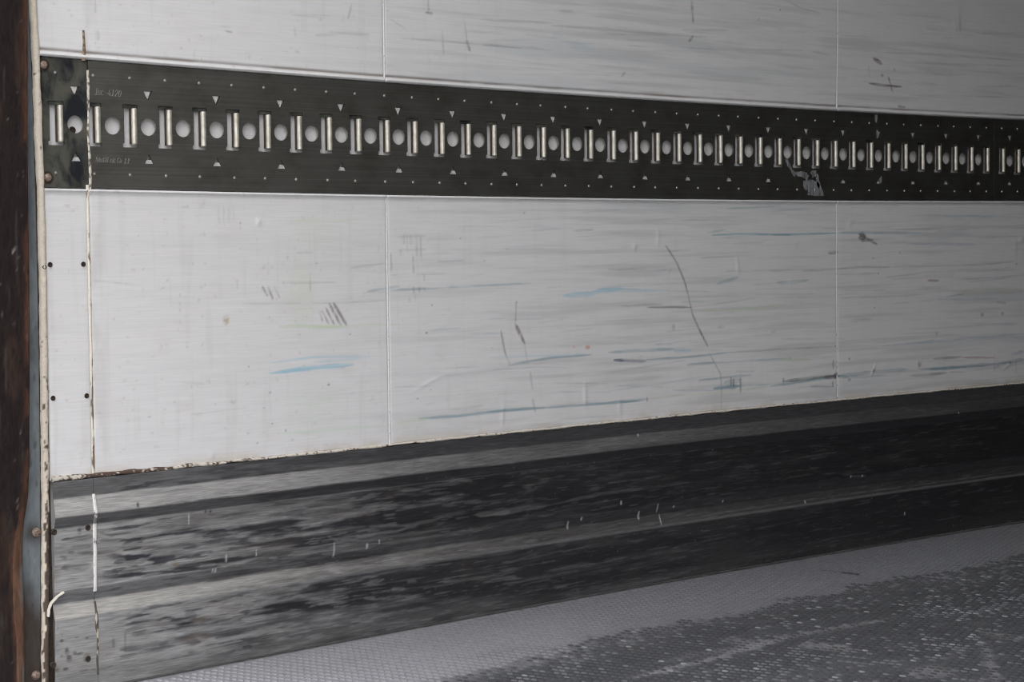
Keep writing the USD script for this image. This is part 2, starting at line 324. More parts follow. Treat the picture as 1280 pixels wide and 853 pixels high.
for p, w, c, a in (((0, 376, 120, 376, 235, 374), 5, BLUE, .35), ((412, 352, 450, 340, 497, 324), 6, TEAL, .4), ((640, 346, 700, 345, 765, 336), 6, TEAL, .38), ((150, 440, 255, 439, 318, 441), 3.2, DK, .6), ((318, 441, 560, 405), 2.6, GREY, .3),
                   ((330, 456, 500, 448, 690, 432), 3, GRN, .4), ((0, 612, 120, 605, 255, 598), 4.6, TEAL, .55), ((250, 606, 318, 605), 6, BLUE, .4), ((28, 640, 85, 643, 145, 645), 4.8, (0.10, 0.12, 0.2), .85), ((145, 640, 330, 627, 450, 613), 3.4, TEAL, .6),
                   ((450, 613, 650, 600, 860, 590), 3, GREY, .45), ((300, 660, 405, 650), 5, TEAL, .45), ((320, 657, 500, 646, 690, 634), 3, TEAL, .4), ((655, 640, 780, 639), 4, (0.45, 0.6, 0.3), .5), ((345, 718, 430, 710, 545, 697), 4, TEAL, .6),
                   ((400, 750, 450, 745, 500, 740), 8, TEAL, .7), ((440, 730, 505, 715), 10, TEAL, .35), ((0, 803, 80, 797, 152, 789), 5, TEAL, .55), ((152, 789, 300, 770), 2.6, (0.5, 0.5, 0.3), .3), ((300, 775, 620, 742), 2.6, GRN, .35),
                   ((665, 722, 760, 713, 872, 699), 6, DK, .75), ((620, 740, 740, 722, 866, 706), 5, TEAL, .6), ((770, 741, 860, 743), 4, GREY, .5), ((838, 233, 878, 230), 5.5, (0.12, 0.16, 0.18), .75), ((740, 300, 914, 292), 3, GREY, .4), ((0, 295, 110, 293), 3, GREY, .3),
                   ((620, 535, 640, 530), 4, GREY, .4), ((610, 300, 800, 296), 2.4, GREY, .25), ((0, 690, 300, 640), 2.4, GREY, .25), ((0, 760, 400, 700), 3, (0.35, 0.45, 0.47), .3), ((560, 740, 860, 690), 3, (0.4, 0.55, 0.45), .3), ((872, 702, 914, 706), 5, TEAL, .6)):
    wc.stroke(C(*p), w, c, a, .45)
for x, y0, y1 in ((468, 705, 740), (478, 710, 745), (503, 705, 765), (668, 708, 728), (858, 640, 675), (872, 640, 712), (856, 720, 745), (150, 782, 800)):
    wc.stroke(C(x, y0, x, y1), 4, DK, .6, .3)
wc.blob(*C(868, 700)[0], 14, 14, (0.06, 0.10, 0.12), .85, .2); wc.blob(*C(250, 515)[0], 10, 16, GREY, .4); wc.blob(*C(430, 515)[0], 22, 8, GREY, .3); wc.blob(*C(693, 633)[0], 8, 6, TEAL, .5); wc.blob(*C(868, 588)[0], 10, 4, DK, .6)
for k in range(70):
    x, y = rng.uniform(0, 880), rng.uniform(50, 800)
    wc.stroke(C(x, y, x + rng.uniform(60, 260), y - rng.uniform(-5, 18)), rng.uniform(1.8, 4), (TEAL, GREY, (0.3, 0.42, 0.46), (0.42, 0.52, 0.4))[k % 4], rng.uniform(.1, .34), .7)
D = Z_((1030, 240), 3.16)
wc.blob(*D(152, 178)[0], 26, 22, DK, .9, .3); wc.stroke(D(135, 166, 180, 190, 212, 208), 5, DK, .6, .5); wc.stroke(D(160, 192, 195, 190), 5, BR, .6, .4)
for p, w, c, a in (((60, 303, 150, 297, 265, 296), 4, GREY, .5), ((265, 296, 500, 292, 700, 284), 3, GREY, .35), ((410, 350, 455, 351), 4, (0.25, 0.14, 0.12), .6), ((520, 402, 650, 388, 790, 390), 14, (0.50, 0.54, 0.38), .35), ((230, 610, 500, 585, 790, 560), 5, (0.28, 0.38, 0.5), .4),
                   ((50, 728, 120, 722, 185, 711), 7, TEAL, .65), ((185, 711, 250, 708, 330, 700), 5, TEAL, .5), ((378, 702, 480, 697, 690, 678), 6, TEAL, .8), ((690, 678, 790, 662), 7, TEAL, .6), ((430, 661, 490, 656, 545, 652), 5, (0.2, 0.2, 0.22), .6), ((545, 655, 670, 655), 4, (0.4, 0.2, 0.24), .6),
                   ((340, 727, 420, 722, 485, 715), 5, DK, .6), ((60, 160, 330, 158), 3.6, TEAL, .35), ((330, 205, 600, 208), 6, (0.3, 0.4, 0.46), .35), ((60, 420, 280, 412, 400, 405), 4, GREY, .3), ((100, 510, 190, 505), 6, GREY, .28), ((680, 435, 720, 440), 5, GREY, .4), ((740, 640, 790, 632), 7, TEAL, .4),
                   ((0, 735, 60, 728), 8, DK, .7), ((400, 795, 790, 745), 4, GREY, .3)):
    wc.stroke(D(*p), w, c, a, .5)
for x, y, d in ((100, 660, 8), (200, 457, 6), (215, 323, 6), (195, 262, 6), (375, 682, 14), (760, 285, 7), (100, 742, 12), (735, 675, 12), (195, 705, 12), (445, 560, 10), (300, 240, 7), (625, 485, 14), (705, 480, 12)):
    wc.blob(*D(x, y)[0], d, d * .7, (0.14, 0.17, 0.19), .6, .4)
for x, y0, y1 in ((373, 660, 700), (672, 640, 710), (760, 185, 290), (758, 660, 720), (105, 110, 140)):
    wc.stroke(D(x, y0, x, y1), 5, GREY, .4, .6)
for k in range(46):
    x, y = rng.uniform(0, 790), rng.uniform(60, 760)
    wc.stroke(D(x, y, x + rng.uniform(60, 260), y - rng.uniform(-5, 20)), rng.uniform(2, 5), (TEAL, GREY, (0.3, 0.42, 0.46))[k % 3], rng.uniform(.1, .34), .7)
E1, E2, E3 = Z_((100, 0), 3.2), Z_((480, 0), 3.048), Z_((860, 0), 3.048)
for q, p, w, c, a in ((E1, (1087, 18, 1080, 45, 1072, 76), 2.6, GREY, .5), (E1, (580, 122, 608, 130), 2.6, BR, .45), (E1, (60, 0, 62, 50), 3, GREY, .3), (E1, (66, 120, 72, 160), 7, GREY, .3), (E1, (940, 140, 1060, 134, 1160, 137), 5, GREY, .3), (E1, (560, 105, 605, 108), 2, GREY, .3),
                      (E1, (850, 60, 1000, 64), 4, GREY, .2), (E1, (858, 110, 862, 150), 4, GREY, .2), (E1, (460, 200, 455, 240), 3, GREY, .2),
                      (E2, (168, -5, 168, 25, 170, 46), 3.6, BR, .45), (E2, (158, 48, 186, 53), 4, BR, .65), (E2, (307, 80, 313, 125, 316, 150), 2, GREY, .45), (E2, (315, 150, 320, 175, 327, 195), 5.5, DK, .72), (E2, (221, 115, 224, 160, 229, 212), 3, GREY, .4),
                      (E2, (65, 147, 200, 154, 380, 172, 640, 192), 2.4, GREY, .4), (E2, (370, 74, 520, 82, 640, 88), 4, GREY, .35), (E2, (640, 98, 760, 104, 955, 122, 1230, 142), 4.4, GREY, .42), (E2, (700, 170, 810, 178), 14, (0.5, 0.58, 0.62), .4), (E2, (640, 128, 680, 132), 10, (0.5, 0.58, 0.62), .3),
                      (E2, (1175, 52, 1178, 86), 3.4, DK, .6), (E2, (1172, 0, 1175, 40), 6, GREY, .35), (E2, (1160, 160, 1178, 138), 5, DK, .55), (E2, (905, 292, 918, 276), 4, GREY, .5), (E2, (20, 70, 90, 115), 2, GREY, .3), (E2, (830, 305, 990, 318), 3, (0.7, 0.7, 0.7), .4),
                      (E3, (705, 222, 722, 232, 740, 245), 8, (0.14, 0.10, 0.07), .88), (E3, (688, 317, 750, 325, 815, 330), 5, (0.16, 0.12, 0.10), .85), (E3, (764, 293, 772, 322, 781, 352), 4.4, (0.16, 0.12, 0.10), .8), (E3, (800, 405, 828, 409), 5, BR, .6), (E3, (735, 287, 745, 287), 6, BR, .5),
                      (E3, (380, 5, 430, 30, 505, 50), 3, GREY, .4), (E3, (740, 200, 1000, 210, 1280, 232), 4, GREY, .3), (E3, (350, 36, 352, 40), 6, DK, .6), (E3, (270, 72, 272, 74), 6, DK, .6), (E3, (785, 262, 790, 270), 4, BR, .5), (E3, (0, 185, 440, 192), 4, GREY, .25), (E3, (1020, 60, 1024, 125), 7, GREY, .4),
                      (E3, (860, 240, 1280, 252), 3, GREY, .25), (E3, (690, 250, 692, 290), 3, GREY, .4), (E3, (1100, 330, 1260, 328), 5, GREY, .3), (E3, (15, 20, 20, 90), 5, BR, .4)):
    wc.stroke(q(*p), w, c, a, .5)
for k in range(60):
    x, y = rng.uniform(520, 1280), rng.uniform(0, 140)
    wc.stroke([(x, y), (x + rng.uniform(20, 90), y + rng.uniform(-1, 6))], rng.uniform(1.8, 4), (GREY, (0.36, 0.42, 0.44))[k % 2], rng.uniform(.1, .3), .7)
np.clip(wc.c, 0, 1, out=wc.c)

# dents, creases and ridges of the lining: (points, half width, depth towards the hold in metres)
dents = []
for q, p, w, h in ((A, (528, 75, 530, 105), .007, .0022), (B, (672, 628, 672, 718), .0055, .0024), (B, (398, 705, 394, 788), .0055, .0022), (B, (725, 440, 726, 482), .007, -.0016), (B, (90, 672, 140, 640, 200, 608, 300, 600, 450, 595), .006, .0016), (B, (372, 175, 374, 235), .008, -.001),
                   (B, (300, 608, 340, 690), .012, -.001), (B, (780, 690, 785, 735), .006, .0018), (C, (100, 192, 101, 232), .007, .0022), (C, (190, 140, 190, 212), .007, .002), (C, (488, 238, 492, 290, 497, 325), .007, .0024), (C, (230, 290, 232, 312), .007, .0016), (C, (712, 180, 714, 215), .010, .002),
                   (C, (45, 790, 46, 828), .007, .0018), (C, (503, 700, 504, 770), .007, .002), (C, (690, 342, 700, 345), .009, .002), (C, (620, 765, 622, 785), .006, .0016), (C, (130, 615, 131, 628), .007, .0018), (D, (190, 700, 200, 708), .013, .003), (D, (672, 640, 680, 700), .012, .003), (D, (718, 680, 722, 700), .014, .003),
                   (D, (436, 195, 438, 215), .012, .0022), (D, (540, 190, 542, 210), .012, .0022), (D, (770, 180, 774, 210), .012, .0026), (D, (373, 655, 376, 700), .010, .0026), (D, (182, 335, 180, 400), .010, .0016), (D, (105, 105, 106, 140), .010, .0022), (D, (60, 760, 90, 765), .010, .0016), (D, (515, 375, 518, 400), .014, .0018),
                   (E3, (1026, 50, 1028, 130), .010, .003), (E3, (620, 260, 640, 300), .014, .0016), (E2, (830, 308, 990, 320), .004, .0012), (A, (800, 100, 830, 180), .02, .0012), (A, (380, 780, 400, 790), .008, .002)):
    dents.append((np.array([W(*t) for t in q(*p)]), w * (0.62 if w < .009 else .85), h))


def dent(x, z):
    out = 0.0011 * (fb(x, z, 3, 6, 21, 3) - 0.5) * 2
    for p, w, h in dents:
        lo, hi = p.min(0) - 3.2 * w, p.max(0) + 3.2 * w
        k = (x > lo[0]) & (x < hi[0]) & (z > lo[1]) & (z < hi[1])
        if not k.any():
            continue
        X, Z = x[k], z[k]; best = np.full(X.shape, 1e9); along = np.zeros(X.shape); nn = len(p) - 1
        X = X + 0.006 * (fb(x[k], z[k], 45, 45, 91, 2) - .5)
        for i, (a, b) in enumerate(zip(p[:-1], p[1:])):
            l2 = max(((b - a) ** 2).sum(), 1e-12)
            t = np.clip(((X - a[0]) * (b[0] - a[0]) + (Z - a[1]) * (b[1] - a[1])) / l2, 0, 1)
            d = np.hypot(X - a[0] - t * (b[0] - a[0]), Z - a[1] - t * (b[1] - a[1]))
            c = d < best; best[c] = d[c]; along[c] = ((i + t) / nn)[c]
        out[k] += 0.42 * h * np.exp(-(best / w) ** 2) * (1 - 0.85 * np.abs(2 * along - 1) ** 1.5) * (0.4 + 1.2 * fb(x[k], z[k], 60, 60, 92, 2))
    return out


def grid_faces(nr, nc, flip=False):
    i, j = np.meshgrid(np.arange(nr - 1), np.arange(nc - 1), indexing='ij')
    a = i * nc + j
    q = np.stack([a, a + 1, a + nc + 1, a + nc], -1).reshape(-1, 4)
    return q[:, ::-1] if flip else q


def steps(n_list):
    return np.unique(np.round(np.concatenate(n_list), 5))


def panel(xl, xr, zb, zt, fine_to=None, lip=None, thick=0.004, du=0.002, dv=0.00115, xfine=2.45):
    """a sheet of lining bounded by four lines, with its dents, rolled edges and the paint on it"""
    zm0, zm1 = float(np.min(zb(np.array([0.0, 2.0])))), None
    L = np.mean(xr(np.array([.7]))) - np.mean(xl(np.array([.7])))
    us = np.linspace(0, 1, max(3, int(min(L, xfine) / du)))
    h = float(np.mean(zt(np.array([0.5, 1.5])) - zb(np.array([0.5, 1.5]))))
    hf = min(h, fine_to or h)
    t = steps([np.arange(0, 0.012, 0.001), np.arange(0.012, hf, dv), np.arange(hf - 0.010, hf, 0.001) if hf == h else [], [hf], np.linspace(hf, h, 12) if h > hf else []])
    vs = t / h
    z = np.full((len(vs), len(us)), 0.6); x = z * 0
    for _ in range(3):
        x = xl(z) * (1 - us) + xr(z) * us
        z = zb(x) * (1 - vs[:, None]) + zt(x) * vs[:, None]
    y = -dent(x, z)
    eb, et, el, er = z - zb(x), zt(x) - z, x - xl(z), xr(z) - x
    if lip == 'bottom':
        y += -0.0026 * np.exp(-((eb - 0.0028) / 0.0024) ** 2) + 0.0022 * np.exp(-((eb - 0.0085) / 0.0016) ** 2)
    if lip == 'top':
        y += -0.0026 * np.exp(-((et - 0.002) / 0.002) ** 2) + 0.0006 * np.exp(-((et - 0.008) / 0.002) ** 2)
    e = np.minimum(np.minimum(el, er), np.minimum(eb, et))
    y += 0.0012 * (1 - sstep(0, 0.0025, e))
    v = np.stack([x, y, z], -1); nr, nc = x.shape
    col = wc.read(x, z)
    plainc = np.array([0.745, 0.74, 0.735]) * (0.93 + 0.14 * fb(x, z, 2, 25, 33, 4))[..., None]
    far = np.maximum(sstep(0.94, 1.04, z), sstep(2.30, 2.44, x))
    col = col + far[..., None] * (plainc - col)
    if lip == 'bottom':       # groove of the trim coloured darker, unevenly along its length
        g = np.exp(-((eb - 0.0085) / 0.0018) ** 2) * (0.35 + 0.5 * sstep(0.4, 0.6, fb(x, z, 14, 2, 31)))
        col = col + g[..., None] * (np.array([0.33, 0.29, 0.26]) - col)
    verts = v.reshape(-1, 3); faces = grid_faces(nr, nc); cols = col.reshape(-1, 3)
    # turned-back edges
    idx = np.arange(nr * nc).reshape(nr, nc)
    loop = np.concatenate([idx[0, :-1], idx[:-1, -1], idx[-1, :0:-1], idx[:0:-1, 0]])
    back = verts[loop].copy(); back[:, 1] = thick
    k = len(loop); b0 = len(verts)
    i = np.arange(k); j = (i + 1) % k
    skirt = np.stack([loop[i], b0 + i, b0 + j, loop[j]], -1)
    return (np.vstack([verts, back]), np.vstack([faces, skirt])), np.vstack([cols, cols[loop]])


def const(c):
    return lambda t: np.full(np.shape(t), float(c))


def off(fn, d):
    return lambda t: fn(t) + d


def tri(m):
    return trimesh.Trimesh(m[0], np.vstack([m[1][:, [0, 1, 2]], m[1][:, [0, 2, 3]]]) if np.shape(m[1])[1] == 4 else m[1], process=False)


def slab(x0, x1, y0, y1, z0, z1):
    m = trimesh.creation.box([x1 - x0, y1 - y0, z1 - z0]); m.apply_translation([(x0 + x1) / 2, (y0 + y1) / 2, (z0 + z1) / 2])
    return m


# ------------------------------------------------------------------ the hold: long side wall
wall = thing('wall_left', 'white lined long side wall of the trailer hold, scuffed sheets above and below the dark rail', 'wall', kind='structure')
obj('backing', slab(-0.034, LEN, 0.0085, 0.05, -0.02, ZC), M_BEHIND, wall, smooth=False)
obj('outer_skin', slab(-0.034, LEN, 0.0505, 0.053, -0.15, ZC + 0.1), M_SKIN, wall, smooth=False)
G = 0.0007
BOT, TOP = off(TB, -0.0015), off(TT, 0.001)
KTOP = off(KT, 0.0015)
plist = [(off(XE, 0.001), off(X1, -G), KTOP, BOT, None, 'top', 'narrow screwed white edge strip beside the rear post'), (off(X1, G), off(X2, -G), KTOP, BOT, None, 'top', None), (off(X2, G), off(X3, -G), KTOP, BOT, None, 'top', None), (off(X3, G), const(2.52), KTOP, BOT, None, 'top', None),
         (off(XE, 0.001), off(X2, -G), TOP, const(ZC), 0.26, 'bottom', None), (off(X2, G), off(X3, -G), TOP, const(ZC), 0.26, 'bottom', None), (off(X3, G), const(2.52), TOP, const(ZC), 0.26, 'bottom', None)]
strip = None
for xl, xr, zb, zt, ft, lip, lab in plist:
    m, c = panel(xl, xr, zb, zt, ft, lip)
    q = obj('panel', m, M_PANEL, wall, lab, smooth=True, paint=c)
    strip = strip or q
for k in range(6):      # the lining goes on into the dark
    a, b = 2.5203 + k * 1.08, 2.5197 + (k + 1) * 1.08
    for zb, zt, ft, lip in ((KTOP, BOT, None, 'top'), (TOP, const(ZC), 0.02, 'bottom')):
        m, c = panel(const(a), const(b), zb, zt, ft, lip, du=0.03, dv=0.012)
        obj('panel', m, M_PANEL, wall, smooth=True, paint=c)


def lathe(profile, n=16):
    """(r, h) pairs turned about the y axis, h towards the hold (-y)"""
    p = np.array(profile, float); a = np.arange(n) * 2 * np.pi / n
    v = np.stack([p[:, None, 0] * np.cos(a), -np.repeat(p[:, 1:2], n, 1), p[:, None, 0] * np.sin(a)], -1).reshape(-1, 3)
    f = []
    for i in range(len(p) - 1):
        for j in range(n):
            f.append([i * n + j, i * n + (j + 1) % n, (i + 1) * n + (j + 1) % n, (i + 1) * n + j])
    return v, np.array(f)


def at(mesh, x, y, z):
    return mesh[0] + np.array([x, y, z]), mesh[1]


SCREW = lathe([(0.0048, -0.003), (0.0048, 0.0004), (0.0042, 0.0012), (0.0030, 0.0012), (0.0024, 0.0003), (0.0, 0.0003)])
RIVET = lathe([(0.0052, -0.002), (0.0052, 0.0006), (0.0046, 0.0022), (0.0030, 0.0036), (0.0, 0.0042)])
HALO = lathe([(0.0085, -0.001), (0.0080, 0.0004), (0.0, 0.0005)], 14)
for px, py in ((62.5, 331), (104, 330.5), (66, 498), (108, 495)):
    x, z = W(px, py); y = -float(dent(np.array([x]), np.array([z]))[0])
    obj('screw', at((SCREW[0] * .68, SCREW[1]), x, y - 0.0002, z), M_SCREW, strip, 'dark rusty screw in the white edge strip')


def bead(pts, w, h, color, dirt=None, seed=0, dirt_amount=lambda p: 0 * p[:, 0], jit=0.3, side=None, step=0.002, freq=210.):
    """a run of sealant laid along a line: a low, uneven ridge on the wall; returns mesh and colours"""
    p = np.array(pts, float); s = np.r_[0, np.cumsum(np.linalg.norm(np.diff(p, axis=0), axis=1))]
    t = np.arange(0, s[-1], step); q = np.stack([np.interp(t, s, p[:, k]) for k in range(3)], -1)
    d = np.gradient(q, axis=0); d /= np.linalg.norm(d, axis=1, keepdims=True) + 1e-9
    n = np.cross(d, [0, 1.0, 0]); n /= np.linalg.norm(n, axis=1, keepdims=True) + 1e-9
    wn = meshkit.fbm(np.stack([t * 60, 0 * t + seed, 0 * t], -1), 3, seed); hn = meshkit.fbm(np.stack([t * 130, 0 * t + seed, 0 * t + 9], -1), 3, seed + 1)
    shift = meshkit.fbm(np.stack([t * 40, 0 * t + seed, 0 * t + 4], -1), 3, seed + 2) - 0.5
    a = np.linspace(0, np.pi, 9)
    w = np.asarray(w)[:len(t)] if np.ndim(w) else w
    ww, hh = w / 2 * (1 + jit * 2 * (wn - 0.5)), h * (1 + jit * 2 * (hn - 0.5))
    off_ = np.cos(a)[None] * ww[:, None] + (shift * w * jit)[:, None]
    v = q[:, None] + n[:, None] * off_[..., None] + np.array([0, -1.0, 0]) * (np.sin(a)[None] * hh[:, None])[..., None] + np.array([0, 0.001, 0]) * (np.sin(a) < 0.01)[None, :, None]
    c = np.broadcast_to(np.asarray(color, float), v.shape).copy()
    if dirt is not None:
        f = v.reshape(-1, 3)
        g = meshkit.fbm(f * np.array([330, 330, freq]) + seed, 4, seed + 5).reshape(v.shape[:2])
        amt = dirt_amount(q)[:, None] * (np.ones(9) if side is None else np.asarray(side))[None]
        m = sstep(0.72 - 0.5 * amt, 0.80 - 0.5 * amt, g)
        c += (m[..., None] * 0.95) * (np.asarray(dirt) - c)
    f = np.vstack([grid_faces(len(t), 9)])
    return (v.reshape(-1, 3), f), c.reshape(-1, 3)


CREAM, WHITE_S, DIRT = (0.70, 0.63, 0.52), (0.80, 0.79, 0.78), (0.060, 0.040, 0.030)


def vline(fn, z0, z1, y, n=40):
    z = np.linspace(z0, z1, n)
    return np.stack([fn(z), np.full(n, y) if np.isscalar(y) else y(z), z], -1)


for fn, w in ((X2, .0032), (X3, .0044)):          # caulked joints between the sheets
    for z0, z1 in ((float(TT(fn(0.8))) + 0.004, 1.2), (float(KT(fn(0.4))) + 0.002, float(TB(fn(0.6))) - 0.002)):
        m, c = bead(vline(fn, z0, z1, 0.0012), w, 0.0014, (0.775, 0.77, 0.765), (0.30, 0.36, 0.37), 11 + int(w * 1e4), lambda p: 0.02 + 0.25 * (p[:, 2] < 0.40) * (p[:, 0] > 1), jit=0.12)
        obj('caulk_joint', m, M_SEAL, wall, smooth=True, paint=c)
z0 = float(KT(0.03))
m, c = bead(vline(X1, z0 + 0.002, float(TB(0.03)) + 0.004, 0.0008), .0040, .0018, (0.76, 0.70, 0.60), (0.17, 0.11, 0.075), 3, lambda p: 0.22 + 0.36 * (p[:, 2] < z0 + 0.13), jit=0.3, freq=80., side=(.2, .3, .5, .8, 1, 1.3, 1.4, 1.3, 1))
obj('sealant', m, M_SEAL, wall, 'cracked cream sealant beside the screwed edge strip', smooth=True, paint=c)
xs = np.array([W(105.5, 76)[0], W(105, 60)[0], W(104.5, 48)[0], W(104, 30)[0]]); zs = np.array([W(105.5, 76)[1], W(105, 60)[1], W(104.5, 48)[1], W(104, 36)[1]])
m, c = bead(np.stack([xs, 0 * xs + 0.0008, zs], -1), .0045, .0024, (0.34, 0.25, 0.16), (0.10, 0.07, 0.05), 5, lambda p: 0.5 + 0 * p[:, 0], jit=0.4)
obj('sealant', m, M_SEAL, wall, 'short brown crack of old sealant above the rail', smooth=True, paint=c)
xk = np.linspace(float(XE(0.27)) + 0.002, 2.5, 300)
m, c = bead(np.stack([xk, 0 * xk - 0.0002, KT(xk) + 0.0012 + 0.0030 * np.exp(-xk / 0.12)], -1), .0034 + .0040 * np.exp(-np.arange(0, 9, .002) / .18), .0022, (0.66, 0.61, 0.53), (0.075, 0.040, 0.028), 8,
            lambda p: np.clip(0.55 * np.exp(-((p[:, 0] - 0.06) / 0.09) ** 2) + 0.16 * np.exp(-((p[:, 0] - 0.25) / 0.15) ** 2) + 0.22, 0, .8), jit=0.5)
obj('sealant', m, M_SEAL, wall, 'dirty cream sealant along the top of the kick plate', smooth=True, paint=c)

# ------------------------------------------------------------------ the rail: three lengths of pierced plate
barpx = np.array([77, 124.6, 169.8, 213.9, 255.9, 297.4, 337.9, 377.1, 413.9, 450.7, 485.8, 520.7, 554.5, 587.5, 619.8, 651.0, 682.0, 712.2, 741.6, 768.8, 796.7, 824.4, 850.9, 877.1, 902.9, 927.7, 952.3, 976.7, 1000.2, 1023.6, 1046.4, 1069, 1091.3, 1113.2, 1134.8, 1155.7, 1176, 1196.5, 1216.4, 1236.1, 1255.6, 1275.5])
ks = np.arange(len(barpx)); bx = np.array([W(p, 160 + 0.033 * p, -0.001)[0] for p in barpx])
bfit = np.poly1d(np.polyfit(ks, bx, 3)); bfit_end = bfit.deriv()(len(barpx) - 1)
BX = lambda k: float(bfit(min(k, 41)) + max(0, k - 41) * bfit_end)
SC = -0.0066                   # a slot's centre from its bar
PF = 0.0012                    # front face of the plate
zmid = curve([(77, 154.1), (1275.5, 201.2)], 1)
ru = curve([(70, 90.6), (288, 107), (480, 119.5), (760, 137), (1046, 152), (1236, 160)], 2); rd = curve([(74, 216.6), (280, 221.5), (460, 227), (766, 233.5), (1046, 237.7), (1236, 239.5)], 2)
tu = curve([(92.5, 112.5), (272, 126), (500, 139), (753, 153.5), (1057, 166.5), (1226, 172.5)], 2); td = curve([(95, 196), (273, 203), (500, 211.5), (753, 219), (1057, 225), (1226, 228)], 2)


def slot_shape(x, z):
    s = unary_union([box(-0.0088, -0.0265, 0.0088, 0.0265), box(-0.0112, 0.0222, 0.0112, 0.0275).buffer(-0.0015).buffer(0.0015), box(-0.0112, -0.0275, 0.0112, -0.0222).buffer(-0.0015).buffer(0.0015)])
    return affinity.translate(s, x, z)


def triangle(x, z, up):
    t = Polygon([(-0.0062, 0.0052), (0.0062, 0.0052), (0.0, -0.0058)]).buffer(0.0004, join_style=1)
    if up:
        t = affinity.scale(t, 1, -1, origin=(0, 0))
    return affinity.translate(t, x, z)


def extrude(poly, y0, y1):
    ps = getattr(poly, 'geoms', [poly]); out = []
    for g in ps:
        m = trimesh.creation.extrude_polygon(g, y1 - y0, engine='earcut')
        v = m.vertices.copy(); m.vertices = np.stack([v[:, 0], y0 + v[:, 2], v[:, 1]], -1); m.faces = m.faces[:, ::-1]
        out.append(m)
    return trimesh.util.concatenate(out)


BAR = lathe([(0.0, 0.0), (0.0029, 0.0), (0.0037, 0.0010), (0.0037, 0.0450), (0.0029, 0.046), (0.0, 0.046)], 18)
LIP_SHADE = lathe([(0.0, 0.0), (0.0014, 0.0), (0.0014, 0.046), (0.0, 0.046)], 10)
LIP_SHADE = (np.stack([LIP_SHADE[0][:, 0], LIP_SHADE[0][:, 2], -LIP_SHADE[0][:, 1] - 0.023], -1), LIP_SHADE[1][:, ::-1])  # rolled slot edge, made dark for the shadow gap beside the bar
SLOT_SHADE = slab(-0.0105, 0.0105, 0.0012, 0.0050, 0.0228, 0.0272)  # dark slab added to stand for the shade at the slot top
BAR = (np.stack([BAR[0][:, 0], BAR[0][:, 2], -BAR[0][:, 1] - 0.023], -1), BAR[1][:, ::-1])
DIM = lathe([(0.0022, -0.001), (0.0022, 0.0002), (0.0016, 0.0012), (0.0, 0.0016)], 10)


def rail(x0, x1, slots, holes, label, mat):
    xb = (x0 + x1) / 2
    root = thing('cargo_rail', label, 'cargo rail')
    xx = np.linspace(x0, x1, max(2, int((x1 - x0) / 0.1)))
    outer = Polygon(np.vstack([np.stack([xx, TB(xx)], -1), np.stack([xx, TT(xx)], -1)[::-1]]))
    cut = []
    for k in slots:
        x = BX(k) + SC; cut.append(slot_shape(x, float(zmid(x))))
    for k in holes:
        x = (BX(k) + BX(k + 1)) / 2 + SC + 0.0006; cut.append(Point(x, float(zmid(x)) - 0.0006).buffer(0.0112, 12))
        if k % 2 == 0:
            cut += [triangle(x, float(tu(x)), False), triangle(x, float(td(x)), True)]
    obj('plate', extrude(outer.difference(unary_union(cut)), PF, PF + 0.0022), mat, root, smooth=20)
    for k in slots:
        x = BX(k) + SC
        seen = k < 47
        obj('slot_bar', at(BAR, BX(k) - 0.0006, PF + 0.0006, float(zmid(x)) - 0.0003), M_ZINC, root, 'bright rounded zinc bar in a slot' if k == slots[0] else None)
        if not seen:
            continue
        obj('slot_lip_shade', at(LIP_SHADE, BX(k) - 0.0048, PF + 0.0030, float(zmid(x)) - 0.0003), M_STAIN_SHADE, root)
        obj('slot_shade', at((SLOT_SHADE.vertices, SLOT_SHADE.faces), x, PF, float(zmid(x))), M_TRACK_OLD, root, smooth=False)
        for fn in (ru, rd):
            obj('spot_weld', at(DIM, x + rng.normal(0, .0008), PF, float(fn(x))), M_DIMPLE, root)
    for k in [q for q in holes if q < 47]:      # the pierced tongues, bent back behind their triangles
        if k % 2 == 0:
            x = (BX(k) + BX(k + 1)) / 2 + SC + 0.0006
            for fn, s in ((tu, 1), (td, -1)):
                z = float(fn(x))
                t = triangle(x, z, s < 0).buffer(-0.0005)
                if s < 0:
                    t = t.intersection(box(x - .02, z - .02, x + .02, z - .0003))
                else:
                    t = t.difference(Polygon([(x + .0075, z + .0060), (x + .0044, z + .0060), (x - .0012, z - .0065), (x + .003, z - .0075)]))
                obj('tongue', extrude(t, PF + 0.0007, PF + 0.0014), M_TONGUE, root, smooth=False)
    return root


xj0, xj1 = (BX(0) + BX(1)) / 2 + SC + 0.0185, (BX(39) + BX(40)) / 2 + SC
r0 = rail(float(XE(0.7)) + 0.003, xj0 - 0.0008, [0], [0], 'short stained end length of dark cargo rail beside the rear post', M_TRACK_OLD)
r1 = rail(xj0 + 0.0008, xj1 - 0.0007, list(range(1, 40)), list(range(1, 39)), 'long dark steel cargo rail of many slots and round holes between white sheets', M_TRACK)
r2 = rail(xj1 + 0.0007, 4.50, list(range(40, 92)), list(range(40, 91)), 'next length of dark cargo rail, starting past the joint at the inner end', M_TRACK)
for px, py in ((53.5, 81), (58.8, 222)):
    x, z = W(px, py)
    obj('rivet', at(RIVET, x + 0.0015, PF, z), M_RUSTHEAD, r0, 'rusty domed rivet')
    obj('rust_ring', at(HALO, x + 0.0015, PF, z), M_STAIN_SHADE, r0)
x, z = W(94.5, 162.5)
obj('screw', at(SCREW, x, 0.0086, z), M_SCREW, r0, 'brown screw seen through the round hole')
jx = np.array([xj0 + 0.0002] * 30); jz = np.linspace(float(TB(xj0)) - 0.008, float(TT(xj0)) - 0.012, 30)
